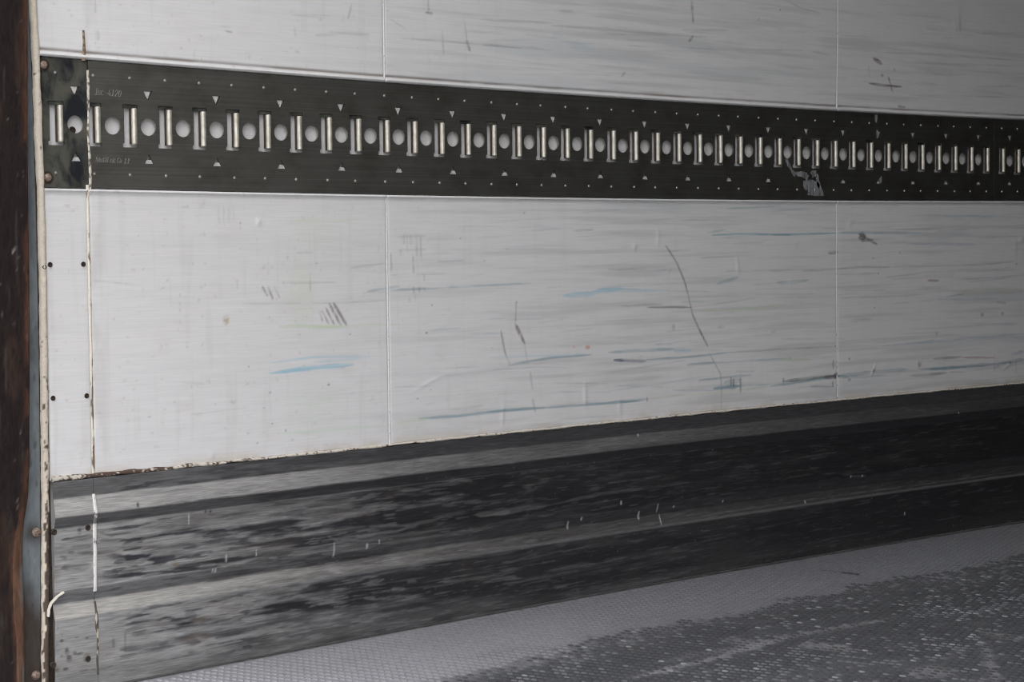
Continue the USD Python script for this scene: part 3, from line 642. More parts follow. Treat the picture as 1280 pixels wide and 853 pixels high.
m, c = bead(np.stack([jx + 0.0008 * np.sin(jz * 60), 0 * jx + PF, jz], -1), .0035, .0018, (0.62, 0.58, 0.50), (0.10, 0.08, 0.06), 13, lambda p: 0.4 + 0 * p[:, 0], jit=0.4)
obj('sealant', m, M_SEAL, r0, 'cream sealant squeezed from the joint', smooth=True, paint=c)
# stamped lettering
for text, px, py, h in (('Inc-4120', 119, 118.5, 0.0085), ('MultiLok Gr 11', 119.5, 202.5, 0.0068)):
    t = meshkit.text_mesh(text, h, 0.0003)
    v = t.vertices.copy(); x, z = W(px, py)
    wd = v[:, 0].max(); span = (0.037 if h > .008 else 0.049) / wd
    t.vertices = np.stack([x + v[:, 0] * span + v[:, 1] * 0.22, PF - v[:, 2], z + v[:, 1] - v[:, 0] * 0.02], -1)
    t.faces = t.faces
    obj('stamped_text', t, M_STAMP, r1, 'faint slanted stamped lettering', smooth=False)


def smear(pts, root, mat=M_SMEAR, seed=0, label=None):
    p = np.array([W(*q, PF) for q in pts]); pg = Polygon(p).buffer(0.0006)
    b = np.array(pg.exterior.segmentize(0.002).coords)
    b = b + (np.stack([meshkit.noise(np.c_[b * 500, 0 * b[:, :1]], seed + i) for i in (0, 1)], -1) - 0.5) * 0.003
    g = Polygon(b).buffer(0)
    cut = unary_union([slot_shape(BX(k) + SC, float(zmid(BX(k) + SC))) for k in range(26, 35)] + [Point((BX(k) + BX(k + 1)) / 2 + SC, float(zmid(BX(k))) - .0006).buffer(0.0114) for k in range(26, 35)])
    g = g.difference(cut)
    g = unary_union([q for q in getattr(g, 'geoms', [g]) if q.area > 1e-7])
    obj('smear', extrude(g, PF - 0.0002, PF + 0.0002), mat, root, label, smooth=False)


S = Z_((960, 180), 10.66)
smear(S(232, 215, 262, 205, 275, 250, 320, 330, 345, 360, 368, 400, 360, 440, 335, 415, 300, 345, 255, 270), r1, label='pale smear running down over the dark rail')
smear(S(360, 380, 430, 370, 500, 372, 545, 430, 520, 490, 470, 440, 390, 430), r1, seed=3)
smear(S(565, 365, 600, 362, 640, 366, 640, 430, 600, 440), r1, seed=4); smear(S(640, 390, 665, 410, 690, 520, 680, 600, 655, 560), r1, seed=5)
smear(S(480, 500, 560, 480, 640, 500, 690, 560, 720, 600, 735, 690, 640, 690, 530, 680, 545, 600, 500, 610, 470, 560), r1, seed=6)
R_ = Z_((1020, 110), 4.923)
smear(R_(362, 168, 376, 165, 380, 190, 370, 212, 364, 195), r1, seed=7); smear(R_(370, 262, 380, 262, 384, 300, 376, 312), r1, seed=8); smear(R_(388, 560, 406, 545, 402, 578, 390, 585), r1, seed=9)

# ------------------------------------------------------------------ the kick plate along the foot of the wall
TOPH = 0.272
prof = [(0.0, 0.0010), (0.0, -0.0020), (0.021, -0.0030), (0.0225, -0.0034), (0.044, -0.0125), (0.046, -0.0128), (0.0595, -0.0064), (0.062, -0.0062), (0.1400, -0.0066), (0.1425, -0.0062), (0.1575, -0.0012), (0.160, -0.0014), (0.1775, -0.0105), (0.180, -0.0110), (0.256, -0.0115), (0.262, -0.0130), (0.272, -0.0150)]
prof = [(a, b if b > 0 else (b + 0.004) * 0.55 - 0.004 if b < -0.004 else b) for a, b in prof]
pd, py_ = np.array([p[0] for p in prof]) / TOPH, np.array([p[1] for p in prof])


def ky(x, z):
    """how far the kick plate stands out at a height"""
    d = (KT(x) - z) / (KT(x) - FL(x))
    return np.interp(d, pd[1:], py_[1:])


kc = Canvas(-0.06, 2.6, -0.03, 0.31, 0.0010, lambda a, b: W(a, b, -0.007))
X, Z = kc.X, kc.Z
dd = (KT(X) - Z) / (KT(X) - FL(X)) * TOPH
kc.c[:] = (0.034, 0.033, 0.036)
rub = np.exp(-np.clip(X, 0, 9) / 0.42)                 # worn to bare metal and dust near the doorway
s1, s2, s3 = fb(X, Z, 13, 150, 41, 5), fb(X, Z, 5, 45, 42, 4), fb(X, Z, 22, 300, 43, 4)
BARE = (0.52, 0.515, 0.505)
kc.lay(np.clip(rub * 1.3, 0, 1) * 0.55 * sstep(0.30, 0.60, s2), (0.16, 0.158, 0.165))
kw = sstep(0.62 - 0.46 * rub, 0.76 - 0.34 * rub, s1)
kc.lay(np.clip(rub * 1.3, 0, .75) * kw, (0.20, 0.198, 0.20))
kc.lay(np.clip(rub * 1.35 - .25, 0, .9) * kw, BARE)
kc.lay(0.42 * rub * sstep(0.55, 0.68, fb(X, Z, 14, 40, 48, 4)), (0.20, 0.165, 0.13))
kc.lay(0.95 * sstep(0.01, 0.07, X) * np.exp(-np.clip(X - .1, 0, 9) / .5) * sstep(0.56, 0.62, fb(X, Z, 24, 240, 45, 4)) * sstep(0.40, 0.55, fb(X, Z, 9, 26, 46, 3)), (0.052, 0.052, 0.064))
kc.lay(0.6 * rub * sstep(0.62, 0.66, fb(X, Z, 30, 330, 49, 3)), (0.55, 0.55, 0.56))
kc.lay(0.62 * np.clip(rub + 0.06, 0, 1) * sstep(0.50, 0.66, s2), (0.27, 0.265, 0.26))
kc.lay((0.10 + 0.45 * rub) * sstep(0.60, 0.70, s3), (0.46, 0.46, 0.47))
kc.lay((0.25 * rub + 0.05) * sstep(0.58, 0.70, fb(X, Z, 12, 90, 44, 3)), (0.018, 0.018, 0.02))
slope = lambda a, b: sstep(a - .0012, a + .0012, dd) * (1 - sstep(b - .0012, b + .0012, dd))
kc.lay(slope(0.0225, 0.0445) * (0.10 + 0.84 * np.exp(-np.clip(X, 0, 9) / 0.60)) * (0.75 + 0.25 * sstep(.4, .6, s2)), (0.60, 0.59, 0.575))  # upward bevels paler: dust plus sky light put into the colour
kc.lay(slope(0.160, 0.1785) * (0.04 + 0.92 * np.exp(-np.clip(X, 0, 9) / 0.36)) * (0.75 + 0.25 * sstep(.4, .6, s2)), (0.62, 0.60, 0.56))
kc.lay(slope(0.046, 0.0600) * 0.85, (0.055, 0.055, 0.060)); kc.lay(slope(0.142, 0.1585) * 0.6, (0.075, 0.075, 0.080)); kc.lay(slope(0.0, 0.0220) * 0.75, (0.105, 0.105, 0.110))  # undercut strips painted dark for their shade; top flange toned down too
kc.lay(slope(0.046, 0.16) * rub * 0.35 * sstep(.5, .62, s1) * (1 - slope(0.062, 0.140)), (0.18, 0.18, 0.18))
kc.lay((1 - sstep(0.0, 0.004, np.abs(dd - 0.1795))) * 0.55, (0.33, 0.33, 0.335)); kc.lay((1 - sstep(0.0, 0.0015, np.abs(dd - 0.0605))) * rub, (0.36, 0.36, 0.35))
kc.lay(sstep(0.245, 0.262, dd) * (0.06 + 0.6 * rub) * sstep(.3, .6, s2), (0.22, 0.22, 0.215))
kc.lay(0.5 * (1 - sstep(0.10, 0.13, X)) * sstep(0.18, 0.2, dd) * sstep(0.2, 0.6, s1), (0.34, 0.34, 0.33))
# rusty and black scuffs near the screws
H = Z_((50, 590), 5.02)
for p, w, a in (((140, 430, 240, 420, 340, 408), 5, .8), ((235, 510, 340, 512, 500, 490), 5, .6), ((140, 605, 200, 597, 330, 590), 9, .6), ((130, 530, 170, 545), 4, .6), ((240, 370, 300, 330), 7, .6), ((380, 385, 450, 400, 610, 370), 4, .7), ((380, 430, 560, 432), 6, .5), ((470, 570, 610, 555), 6, .6), ((400, 650, 440, 640), 7, .6), ((480, 645, 670, 610), 5, .6), ((180, 510, 220, 505), 4, .5), ((200, 470, 330, 465), 3, .4),
                ((240, 378, 262, 375), 7, .7), ((500, 650, 590, 640), 9, .45), ((460, 330, 600, 300), 4, .5), ((640, 500, 1000, 470), 14, .5), ((620, 420, 820, 390), 6, .5), ((640, 360, 860, 340), 6, .45), ((100, 350, 330, 340), 3, .3)):
    kc.stroke(H(*p), w, (0.055, 0.052, 0.055), a, .6, along=40)
Q = Z_((0, 733), 7.1)
for x, y, w, h in ((545, 485, 7, 6), (590, 580, 8, 14), (610, 640, 10, 12), (660, 595, 7, 6), (545, 620, 5, 4), (545, 430, 3, 4), (680, 455, 7, 3), (770, 460, 6, 4), (500, 745, 14, 6), (580, 735, 12, 6), (770, 640, 13, 15), (470, 705, 10, 10), (740, 750, 18, 4), (510, 375, 3, 3), (700, 600, 14, 5)):
    kc.blob(*Q(x, y)[0], w, h, (0.070, 0.055, 0.040), .75, .6)
K6, K7, K8 = Z_((200, 560), 2.909), Z_((620, 480), 1.94), Z_((100, 700), 4.267)
for p, w, a in (((590, 388, 640, 380, 760, 360, 800, 350), 8, .45), ((800, 350, 980, 330, 1210, 290), 7, .4), ((1150, 245, 1220, 238, 1275, 232), 9, .55), ((400, 190, 640, 205, 760, 185), 4, .4), ((540, 265, 700, 240, 850, 195), 3, .45), ((610, 320, 650, 340), 4, .5), ((640, 302, 750, 285), 3, .4), ((740, 548, 780, 546), 4, .6), ((840, 515, 890, 512), 5, .5), ((1060, 112, 1140, 122), 5, .4), ((230, 400, 290, 390), 6, .5), ((860, 230, 1020, 200), 3, .35), ((1030, 490, 1180, 470), 5, .35), ((200, 240, 420, 205), 3, .5)):
    kc.stroke(K6(*p), w, (0.30, 0.295, 0.285), a, .55)
for p, w, a in (((0, 318, 60, 304, 130, 295), 8, .45), ((130, 295, 250, 268, 480, 238), 5, .4), ((0, 182, 200, 160, 400, 132), 6, .28), ((120, 455, 240, 437), 9, .3), ((380, 412, 470, 402), 5, .3), ((700, 290, 950, 255, 1250, 215), 3, .45), ((40, 400, 300, 352, 700, 290), 4, .45), ((860, 225, 900, 224), 3, .5), ((120, 348, 170, 340), 9, .3), ((50, 480, 200, 455), 5, .25), ((250, 500, 420, 470), 5, .2)):
    kc.stroke(K7(*p), w, (0.24, 0.24, 0.245), a, .6)
for q, x, y0, y1, w in ((K6, 636, 345, 400, 2.6), (K6, 756, 348, 370, 4), (K6, 800, 335, 352, 3), (K6, 243, 388, 416, 2.6), (K6, 352, 370, 395, 2), (K6, 195, 440, 455, 2), (K6, 205, 440, 455, 2), (K6, 107, 240, 280, 2.4), (K7, 179, 334, 354, 3.6), (K7, 211, 324, 332, 4.5), (K7, 305, 284, 294, 3.6), (K7, 351, 310, 331, 4.5), (K7, 395, 291, 312, 3.6), (K7, 401, 318, 342, 2.6), (K7, 990, 311, 319, 4), (K7, 555, 283, 288, 4), (K7, 750, 283, 290, 5), (K7, 435, 296, 301, 3), (K7, 348, 122, 128, 4), (K7, 1120, 68, 73, 5), (K7, 862, 223, 228, 4), (K7, 890, 221, 226, 4)):
    kc.stroke(q(x, y0, x, y1), w * .8, (0.72, 0.72, 0.72), .85, .2)
for p, w, a in (((60, 60, 300, 10, 500, -30), 5, .3), ((210, 480, 330, 470, 470, 440), 8, .6), ((210, 518, 300, 500), 4, .8), ((240, 380, 350, 345, 560, 330), 8, .5), ((640, 340, 880, 330), 9, .5), ((420, 455, 560, 430, 640, 440), 12, .55), ((865, 470, 918, 463), 5.5, .9), ((720, 420, 860, 385), 8, .55), ((240, 390, 242, 500), 3, .5), ((175, 420, 180, 470), 4, .4), ((560, 290, 620, 300), 12, .4)):
    kc.stroke(K8(*p), w, (0.050, 0.048, 0.052), a, .55)
for x, y, w, h in ((620, 420, 60, 16), (640, 320, 40, 10), (300, 395, 14, 8), (590, 490, 14, 6)):
    kc.blob(*K8(x, y)[0], w, h, (0.17, 0.12, 0.095), .5, .6)
kc.blob(*H(612, 207)[0], 4, 9, (0.02, 0.02, 0.02), .85, .1); kc.blob(*K6(168, 232)[0], 4, 6, (0.02, 0.02, 0.02), .7, .1); kc.blob(*K6(186, 232)[0], 4, 6, (0.02, 0.02, 0.02), .7, .1); kc.blob(*H(855, 583)[0], 11, 9, (0.30, 0.22, 0.14), .5, .4)
for k in range(260):      # scrapes along the whole plate
    x, y = rng.uniform(0.0, 2.3) ** 1.0, rng.uniform(0.01, 0.26)
    l = rng.uniform(.02, .16)
    kc.stroke([(x, y), (x + l * .5, y + rng.normal(0, .0015)), (x + l, y + rng.normal(0, .002))], rng.uniform(1, 2.6), (0.30, 0.30, 0.31) if k % 3 else (0.03, 0.03, 0.032), (0.08 + 0.45 * math.exp(-x / .5)) * rng.uniform(.5, 1.1), .6, world=True)
for k in range(160):      # small chips
    x, y = rng.uniform(0.3, 2.3), rng.uniform(0.01, 0.25)
    kc.blob(x, y, rng.uniform(2, 5), rng.uniform(1.5, 3), (0.36, 0.36, 0.37), rng.uniform(.15, .5), .2, world=True)
np.clip(kc.c, 0.008, 1, out=kc.c)

kick = thing('baseboard_left', 'dark ribbed metal kick plate along the foot of the white wall', 'kick plate', kind='structure')
X1K = curve([(117, 597), (120, 640), (121, 840)], 1, axis=1, y=-0.006)


def kick_sheet(xl, xr, nx):
    d = steps([np.arange(0, TOPH, 0.0011), [p[0] for p in prof], [0.0006]]) / TOPH
    u = np.linspace(0, 1, nx)
    x = np.full((len(d), nx), 0.0); z = np.full((len(d), nx), 0.15)
    for _ in range(3):
        x = xl(z) * (1 - u) + xr(z) * u
        z = KT(x) * (1 - d[:, None]) + FL(x) * d[:, None]
    y = np.interp(d, pd + np.arange(len(pd)) * 1e-9, py_)[:, None] - 0.0006 * (fb(x, z, 6, 30, 51, 3) - 0.5)
    y[0] = 0.0040
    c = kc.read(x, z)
    return (np.stack([x, y, z], -1).reshape(-1, 3), grid_faces(*x.shape, flip=True)), c.reshape(-1, 3)


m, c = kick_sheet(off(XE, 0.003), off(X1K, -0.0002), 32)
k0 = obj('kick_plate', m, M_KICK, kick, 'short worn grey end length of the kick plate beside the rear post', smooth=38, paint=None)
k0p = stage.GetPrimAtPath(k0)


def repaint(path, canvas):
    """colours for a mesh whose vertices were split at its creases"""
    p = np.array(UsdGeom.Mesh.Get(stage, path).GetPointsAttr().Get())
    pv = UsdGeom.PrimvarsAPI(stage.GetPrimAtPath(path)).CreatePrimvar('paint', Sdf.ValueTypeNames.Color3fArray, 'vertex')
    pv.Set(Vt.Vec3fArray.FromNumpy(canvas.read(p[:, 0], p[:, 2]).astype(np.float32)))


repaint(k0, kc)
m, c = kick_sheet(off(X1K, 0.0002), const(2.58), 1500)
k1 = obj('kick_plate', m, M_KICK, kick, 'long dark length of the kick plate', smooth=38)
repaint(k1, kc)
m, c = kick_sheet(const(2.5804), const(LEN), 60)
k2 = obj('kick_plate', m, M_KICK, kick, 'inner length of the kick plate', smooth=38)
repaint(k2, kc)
for px, py, r in ((68.5, 665.7, 1), (110.7, 660, 1), (66, 831.5, 1), (109.5, 823.8, 1)):
    x, z = W(px, py, -0.007)
    obj('screw', at((SCREW[0] * .8, SCREW[1]), x, float(ky(x, z)) - 0.0001, z), M_SCREW, kick, 'dark rusty screw')
zz = np.linspace(float(KT(0.03)) - 0.02, float(KT(0.03)) - 0.146, 90)
m, c = bead(np.stack([X1K(zz), ky(X1K(zz), zz) + 0.0004, zz], -1), .0055, .0020, (0.72, 0.70, 0.67), (0.12, 0.12, 0.12), 23, lambda p: 0.1 + 0.75 * ((p[:, 2] < float(KT(.03)) - .045) & (p[:, 2] > float(KT(.03)) - .058)), jit=0.2)
obj('sealant', m, M_SEAL, kick, 'white sealant in the upright joint of the kick plate', smooth=True, paint=c)
zz = np.linspace(float(KT(0.03)) - 0.158, float(FL(0.03)) + 0.014, 90)
m, c = bead(np.stack([X1K(zz), ky(X1K(zz), zz) + 0.0006, zz], -1), .0042, .0016, (0.50, 0.45, 0.37), (0.07, 0.055, 0.045), 27, lambda p: 0.62 + 0 * p[:, 0], jit=0.5, freq=90.)
obj('sealant', m, M_SEAL, kick, 'cracked brown sealant in the lower part of the joint', smooth=True, paint=c)
sp = np.array([W(*q, -0.012) for q in ((62.5, 772), (64.5, 763), (68, 755), (74, 747), (82, 741))])
m, c = bead(np.stack([sp[:, 0], ky(sp[:, 0], sp[:, 1]) - 0.002, sp[:, 1]], -1), .0034, .0028, (0.70, 0.66, 0.58), (0.3, 0.26, 0.2), 29, lambda p: 0 * p[:, 0], jit=0.3, step=0.001)
obj('sealant_strand', m, M_SEAL, kick, 'loose pale strand of sealant across the end of the kick plate', smooth=True, paint=c)

# ------------------------------------------------------------------ rear frame post, galvanised strip and sealant at the doorway
zr = steps([np.arange(-0.06, 0.96, 0.003), np.linspace(0.96, ZC, 20)])
edge_px = np.array([(34, 0), (33.6, 160), (35.6, 330), (36, 480), (35.5, 580), (32.5, 625), (23, 655), (17.5, 690), (18, 760), (22, 800), (23, 853)], float)
wid_px = np.array([2.5, 2.5, 3, 3, 3.5, 5.5, 10, 14, 15, 12, 11], float)
ew = np.array([W(*p, -0.012) for p in edge_px])[::-1]; ewd = wid_px[::-1] * 0.00112
xe = np.interp(zr, ew[:, 1], ew[:, 0]); we = np.interp(zr, ew[:, 1], ewd)
for _ in range(3):
    xe = np.convolve(np.pad(xe, 2, 'edge'), np.ones(5) / 5, 'valid'); we = np.convolve(np.pad(we, 2, 'edge'), np.ones(5) / 5, 'valid')
cols_u = np.r_[np.linspace(-0.10, -0.003, 40), np.linspace(-0.002, 0, 3)]
a = np.linspace(0, np.pi / 2, 8)[1:]
xg, yg, kindg = [], [], []
for x0, w in zip(xe, we):
    xg.append(np.r_[x0 - 0.10, x0 - 0.10, x0 + cols_u, x0 + w * np.sin(a), x0 + w])
    yg.append(np.r_[0.09, 0.0, np.full(len(cols_u), -0.012), -0.012 + 0.010 * (1 - np.cos(a)), 0.012])
    kindg.append(np.r_[0, 0, np.clip((cols_u + 0.012) / 0.012, 0, 1), np.ones(len(a)), 1])
xg, yg, kg = np.array(xg), np.array(yg), np.array(kindg); zg = np.repeat(zr[:, None], xg.shape[1], 1)
yg += 0.0012 * (fb(xg, zg, 25, 9, 61, 4) - 0.5) * 2 * (kg < 2)
col = np.ones(xg.shape + (3,)) * (0.016, 0.0105, 0.010)


def lay(c, m, color):
    c += m[..., None] * (np.asarray(color) - c)


lay(col, 0.8 * sstep(.50, .66, fb(xg, zg, 60, 14, 62)), (0.036, 0.022, 0.016)); lay(col, 0.55 * sstep(.60, .72, fb(xg, zg, 160, 12, 63)), (0.06, 0.052, 0.046)); lay(col, 0.7 * sstep(.64, .72, fb(xg, zg, 110, 70, 64)), (0.010, 0.008, 0.008)); lay(col, 0.8 * sstep(.70, .76, fb(xg, zg, 170, 60, 68)), (0.10, 0.09, 0.085)); lay(col, 0.8 * np.clip(1 - np.hypot((xg - W(17.5, 313, -.012)[0] - 0.6 * (zg - W(17.5, 313, -.012)[1])) / .0022, (zg - W(17.5, 313, -.012)[1]) / .006), 0, 1), (0.40, 0.36, 0.34))
low = 1 - sstep(0.17, 0.27, zg)
lay(col, 0.7 * sstep(.2, 1, kg) * sstep(.42, .6, fb(xg, zg, 90, 30, 65)), (0.10, 0.045, 0.026))
lay(col, low * (kg > .9) * (0.35 + 0.5 * sstep(.4, .6, fb(xg, zg, 70, 22, 66))), (0.185, 0.105, 0.070)); lay(col, low * (kg > .97) * 0.6 * sstep(.5, .6, fb(xg, zg, 80, 14, 67)) * (xg > np.repeat((xe + we * .6)[:, None], xg.shape[1], 1)), (0.15, 0.18, 0.19))
for pts in (((1, 110, 2, 185)), ((3, 520, 8, 600))):
    pass
trim = thing('trim_1', 'dark brown rusted steel rear door post at the edge of the doorway', 'door post', kind='structure')
obj('post', (np.stack([xg, yg, zg], -1).reshape(-1, 3), grid_faces(*xg.shape)), M_RUST, trim, smooth=True, paint=col.reshape(-1, 3))
obj('post_outer', slab(-0.2, -0.10, 0.0, 0.10, -0.25, ZC + 0.1), M_STAIN_SHADE, trim, smooth=False)

xs_ = np.linspace(-0.085, -0.028, 26); xg, zg = np.meshgrid(xs_, zr)
XS = curve([(38, 0), (39.5, 65), (46, 240), (50.5, 400), (51.5, 590), (52, 850)], 3, axis=1)
xg = np.minimum(xg, XS(zg)); xg = -0.085 + (xg + 0.085) * ((XS(zg) + 0.085) / 0.057).clip(0, 2) if False else np.linspace(0, 1, 26)[None] * (XS(zr)[:, None] + 0.085) - 0.085
yg = 0.0006 + 0 * xg + 0.0008 * (fb(xg, zg, 20, 12, 71, 3) - .5)
yg[:, -1] = 0.006
col = np.ones(xg.shape + (3,)) * (0.20, 0.225, 0.24)
lay(col, 0.6 * sstep(.45, .65, fb(xg, zg, 60, 18, 72)), (0.11, 0.125, 0.13)); lay(col, 0.6 * sstep(.62, .72, fb(xg, zg, 120, 60, 73)), (0.05, 0.04, 0.035)); lay(col, 0.55 * sstep(.55, .7, zg), (0.09, 0.10, 0.11))
lay(col, 0.93 * (1 - sstep(0.085, 0.145, zg + 0.05 * (fb(xg, zg, 30, 20, 74) - .5) + (XS(zg) - xg) * -1.2)), (0.045, 0.030, 0.022))
for px, py in ((45.4, 666), (45, 844.6)):
    x, z = W(px, py)
    lay(col, 0.9 * np.exp(-(((xg - x + .004) / .011) ** 2 + ((zg - z) / .013) ** 2)), (0.045, 0.032, 0.026))
tr2 = thing('trim_2', 'narrow blue-grey galvanised strip with domed bolts between the rusty post and the cream sealant', 'metal strip', kind='structure')
obj('strip', (np.stack([xg, yg, zg], -1).reshape(-1, 3), grid_faces(*xg.shape)), M_GALV, tr2, smooth=True, paint=col.reshape(-1, 3))
BOLT = lathe([(0.0072, -0.002), (0.0072, 0.0010), (0.0062, 0.0028), (0.0056, 0.0030), (0.0050, 0.0034), (0.0042, 0.0050), (0.0024, 0.0058), (0.0020, 0.0050), (0.0, 0.0050)])
for px, py, lab in ((45.4, 666, 'upper domed bolt'), (45, 844.6, 'lower domed bolt')):
    x, z = W(px, py)
    obj('bolt', at((BOLT[0] * .82, BOLT[1]), x, 0.0006, z), M_RUSTHEAD, tr2, lab)

zs = np.linspace(-0.05, 1.3, 300)
XC = curve([(41.5, 0), (44, 65), (50.5, 240), (55.5, 400), (56, 590), (57, 850)], 3, axis=1)
m, c = bead(np.stack([XC(zs), 0 * zs + 0.0012, zs], -1), .0098, .0052, (0.665, 0.60, 0.50), (0.060, 0.040, 0.028), 33,
            lambda p: 0.02 + 0.30 * (1 - sstep(0.34, 0.46, p[:, 2])) + 0.45 * (1 - sstep(0.21, 0.27, p[:, 2])) + 0.5 * (1 - sstep(0.035, 0.09, p[:, 2])), jit=0.16, step=0.0015, freq=80., side=(.15, .2, .45, .9, 1.1, 1.15, 1.1, .8, .5))
tr3 = thing('trim_3', 'upright cream sealant bead along the rear edge of the white lining, brown and crumbling low down', 'sealant', kind='structure')
obj('bead', m, M_SEAL, tr3, smooth=True, paint=c)
obj('joint_filler', slab(-0.05, -0.0305, 0.0022, 0.05, -0.06, ZC), M_STAIN_SHADE, tr3, smooth=False)
for px, py in ((54, 334),):
    x, z = W(px, py)
    obj('screw', at((SCREW[0] * .6, SCREW[1]), x, -0.0035, z), M_SCREW, tr3, 'small dark screw in the bead')

# ------------------------------------------------------------------ deck
dirty = np.array([F(*p) for p in ((380, 900), (560, 853), (640, 825), (755, 803), (850, 780), (950, 763), (1040, 745), (1140, 725), (1280, 700), (1400, 676))])
dirty = dirty[np.argsort(dirty[:, 0])]
ylim = lambda x: np.interp(x, dirty[:, 0], dirty[:, 1])
print('dirty edge', dirty.round(2).tolist())


def zone(x, y):
    """1 in the trodden dirty middle of the deck, 0 on the cleaner margin by the wall"""
    n = meshkit.fbm(np.stack([np.asarray(x) * 7, np.asarray(y) * 12, 0 * np.asarray(x)], -1), 4, 81) - .5
    return sstep(-0.085, 0.085, ylim(x) - y + n * 0.16)


fc = Canvas(-0.2, 3.3, -1.75, 0.0, 0.004, F)
X, Y = fc.X, fc.Z
zn = zone(X, Y)
fc.c[:] = (0.27, 0.272, 0.29)
fc.lay(0.35 * sstep(.45, .65, fb(X, Y, 3, 9, 82)), (0.20, 0.203, 0.217))
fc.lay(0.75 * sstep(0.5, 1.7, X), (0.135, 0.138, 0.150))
fc.lay(zn, (0.043, 0.045, 0.050))
fc.lay(zn * 0.6 * sstep(.50, .68, fb(X, Y, 4, 10, 83, 5)), (0.085, 0.088, 0.096))
fc.lay(zn * 0.5 * sstep(.58, .68, fb(X, Y, 25, 60, 84, 4)), (0.12, 0.122, 0.13))
for p, w, c, a in (((1023, 712.5, 1035, 713, 1063, 716, 1076, 719.5), 16, (0.05, 0.05, 0.05), .9), ((790, 848, 900, 822, 990, 795), 16, (0.34, 0.34, 0.35), .7), ((990, 795, 1100, 776), 9, (0.26, 0.26, 0.27), .5), ((920, 800, 945, 806), 60, (0.27, 0.27, 0.28), .6), ((1000, 806, 1060, 812), 50, (0.27, 0.27, 0.28), .65), ((1140, 838, 1190, 845), 80, (0.27, 0.27, 0.28), .55),
                   ((1000, 765, 1140, 760), 26, (0.035, 0.035, 0.037), .6), ((1225, 790, 1280, 800), 40, (0.22, 0.22, 0.23), .5), ((1228, 800, 1245, 853), 12, (0.28, 0.28, 0.29), .6), ((740, 806, 850, 820), 40, (0.05, 0.05, 0.052), .5), ((880, 776, 1000, 772), 30, (0.045, 0.045, 0.047), .6), ((820, 830, 1120, 772), 14, (0.24, 0.24, 0.25), .45)):
    fc.stroke(p if np.ndim(p[0]) else list(zip(p[::2], p[1::2])), w, c, a, .5, along=12)
np.clip(fc.c, 0.01, 1, out=fc.c)
fz = lambda x: FL(np.clip(x, 0.05, 2.4)) - 0.0045
floor = thing('floor', 'grey steel deck with a fine raised tread, dirty and trodden away from the wall', 'floor', kind='structure')
gx = steps([np.arange(-0.12, 3.2, 0.0075), np.linspace(3.2, LEN, 12)]); gy = steps([np.linspace(-WID - 0.02, -1.7, 8), np.arange(-1.7, 0.002, 0.008)])
xg, yg = np.meshgrid(gx, gy); zg = fz(xg)
obj('deck', (np.stack([xg, yg, zg], -1).reshape(-1, 3), grid_faces(*xg.shape)), M_FLOOR, floor, smooth=True, paint=fc.read(xg, yg).reshape(-1, 3))
obj('underframe', slab(-0.12, LEN, -WID, 0.05, -0.22, -0.08), M_STAIN_SHADE, floor, smooth=False)

# raised tread: small lozenges in staggered rows
HH = 0.0013
lx, ly = 0.0042, 0.0056
base_v = np.array([[0, ly, 0], [-lx * .8, ly * .55, 0], [-lx * .8, -ly * .55, 0], [0, -ly, 0], [lx * .8, -ly * .55, 0], [lx * .8, ly * .55, 0]])
top_v = base_v * [.5, .7, 1] + [0, 0, HH]
tv = np.vstack([base_v, top_v, [[0, 0, HH * 1.15]]])
tf = [[i, (i + 1) % 6, 6 + (i + 1) % 6] for i in range(6)] + [[i, 6 + (i + 1) % 6, 6 + i] for i in range(6)] + [[6 + i, 6 + (i + 1) % 6, 12] for i in range(6)]
V1, V2 = np.array([0.0107, 0.0158]), np.array([0.0036, -0.0102])
ix, iy = np.meshgrid(np.arange(-300, 400), np.arange(-300, 600))
tx = -0.09 + ix * V1[0] + iy * V2[0]; ty = -0.018 + ix * V1[1] + iy * V2[1]
tx, ty = tx.ravel(), ty.ravel()
keep = (ty > -0.62 - 0.22 * (tx + 0.1)) & (ty < -0.017) & (tx > -0.1) & (tx < 2.8)
tx, ty = tx[keep], ty[keep]
tz = fz(tx) - 0.00005
zt_ = zone(tx, ty); rr = rng.random(len(tx))
patch_ = meshkit.fbm(np.stack([tx * 4, ty * 10, 0 * tx], -1), 4, 83)
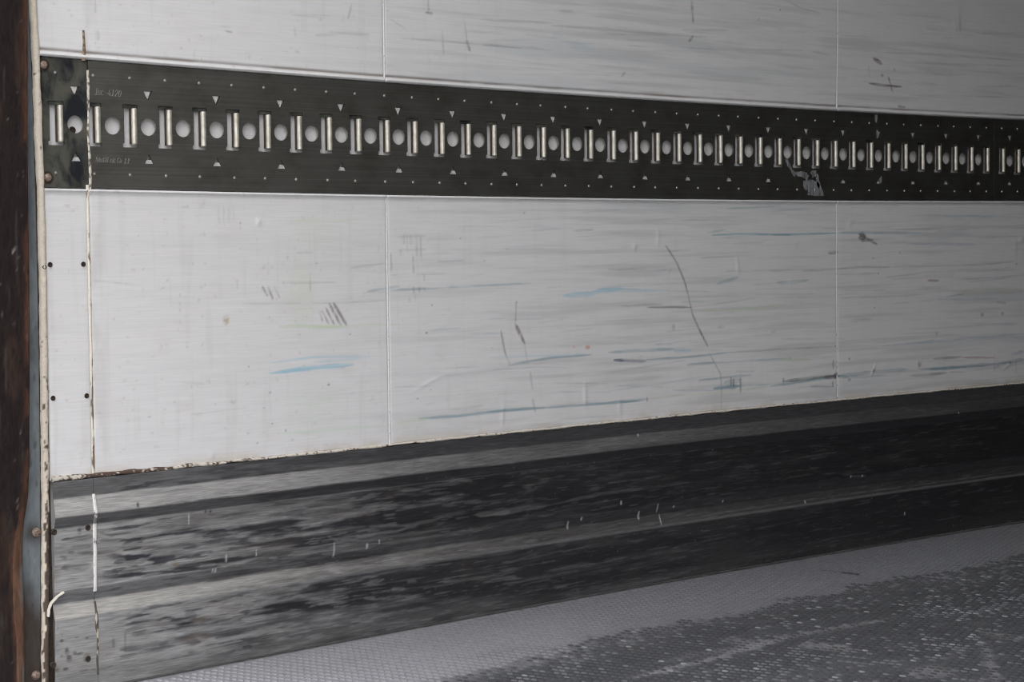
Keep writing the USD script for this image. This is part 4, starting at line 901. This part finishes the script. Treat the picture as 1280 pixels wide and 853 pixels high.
kind_ = np.where(zt_ < 0.25 + rr * 0.3, 0, np.where(rng.random(len(tx)) < 0.16 + 0.30 * sstep(.5, .7, patch_), 2 + (rng.random(len(tx)) < .10), 1))
lum_ = fc.read(tx, ty).mean(-1)
kind_ = np.where((kind_ == 0) & (lum_ < 0.085), 1, np.where((kind_ == 1) & (lum_ > 0.15) & (rng.random(len(tx)) < .6), 2, kind_))
print('tread', len(tx))
tread = UsdGeom.PointInstancer.Define(stage, floor + '/tread')
protos = []
for nm, mt in (('clean_lozenge', M_CLEAN), ('dirty_lozenge', M_DIRTY), ('worn_lozenge', M_WORN), ('bright_lozenge', M_BRIGHT)):
    usdkit.mesh(stage, floor + '/tread/' + nm, (tv, np.array(tf)), mt, smooth=False); protos.append(floor + '/tread/' + nm)
tread.CreatePrototypesRel().SetTargets([Sdf.Path(p) for p in protos])
tread.CreateProtoIndicesAttr(Vt.IntArray.FromNumpy(kind_.astype(np.int32)))
tread.CreatePositionsAttr(Vt.Vec3fArray.FromNumpy(np.stack([tx, ty, tz], -1).astype(np.float32)))
tag(tread.GetPrim(), 'fine raised tread pattern of the deck', kind='stuff')

# ------------------------------------------------------------------ rest of the hold and the yard outside
struct = lambda name, mesh, mat, label, cat: tag(stage.GetPrimAtPath(obj(name, mesh, mat, smooth=False)), label, cat, kind='structure')
struct('wall_right', slab(-0.05, LEN, -WID - 0.05, -WID, -0.02, ZC), M_DARKENED, 'plain unseen side wall of the hold opposite the scuffed one, darkened for light falloff', 'wall')
struct('wall_front', slab(LEN, LEN + 0.05, -WID - 0.05, 0.05, -0.02, ZC), M_DARKENED, 'unseen front bulkhead at the dark end of the hold, darkened for light falloff', 'wall')
struct('ceiling', slab(-0.05, LEN + 0.05, -WID - 0.05, 0.05, ZC + 0.001, ZC + 0.05), M_DARKENED, 'unseen ceiling of the hold, darkened for light falloff', 'ceiling')
struct('ground', slab(-40, 40, -40, 40, -1.35, -1.30), M_GROUND, 'concrete yard outside under the trailer', 'ground')
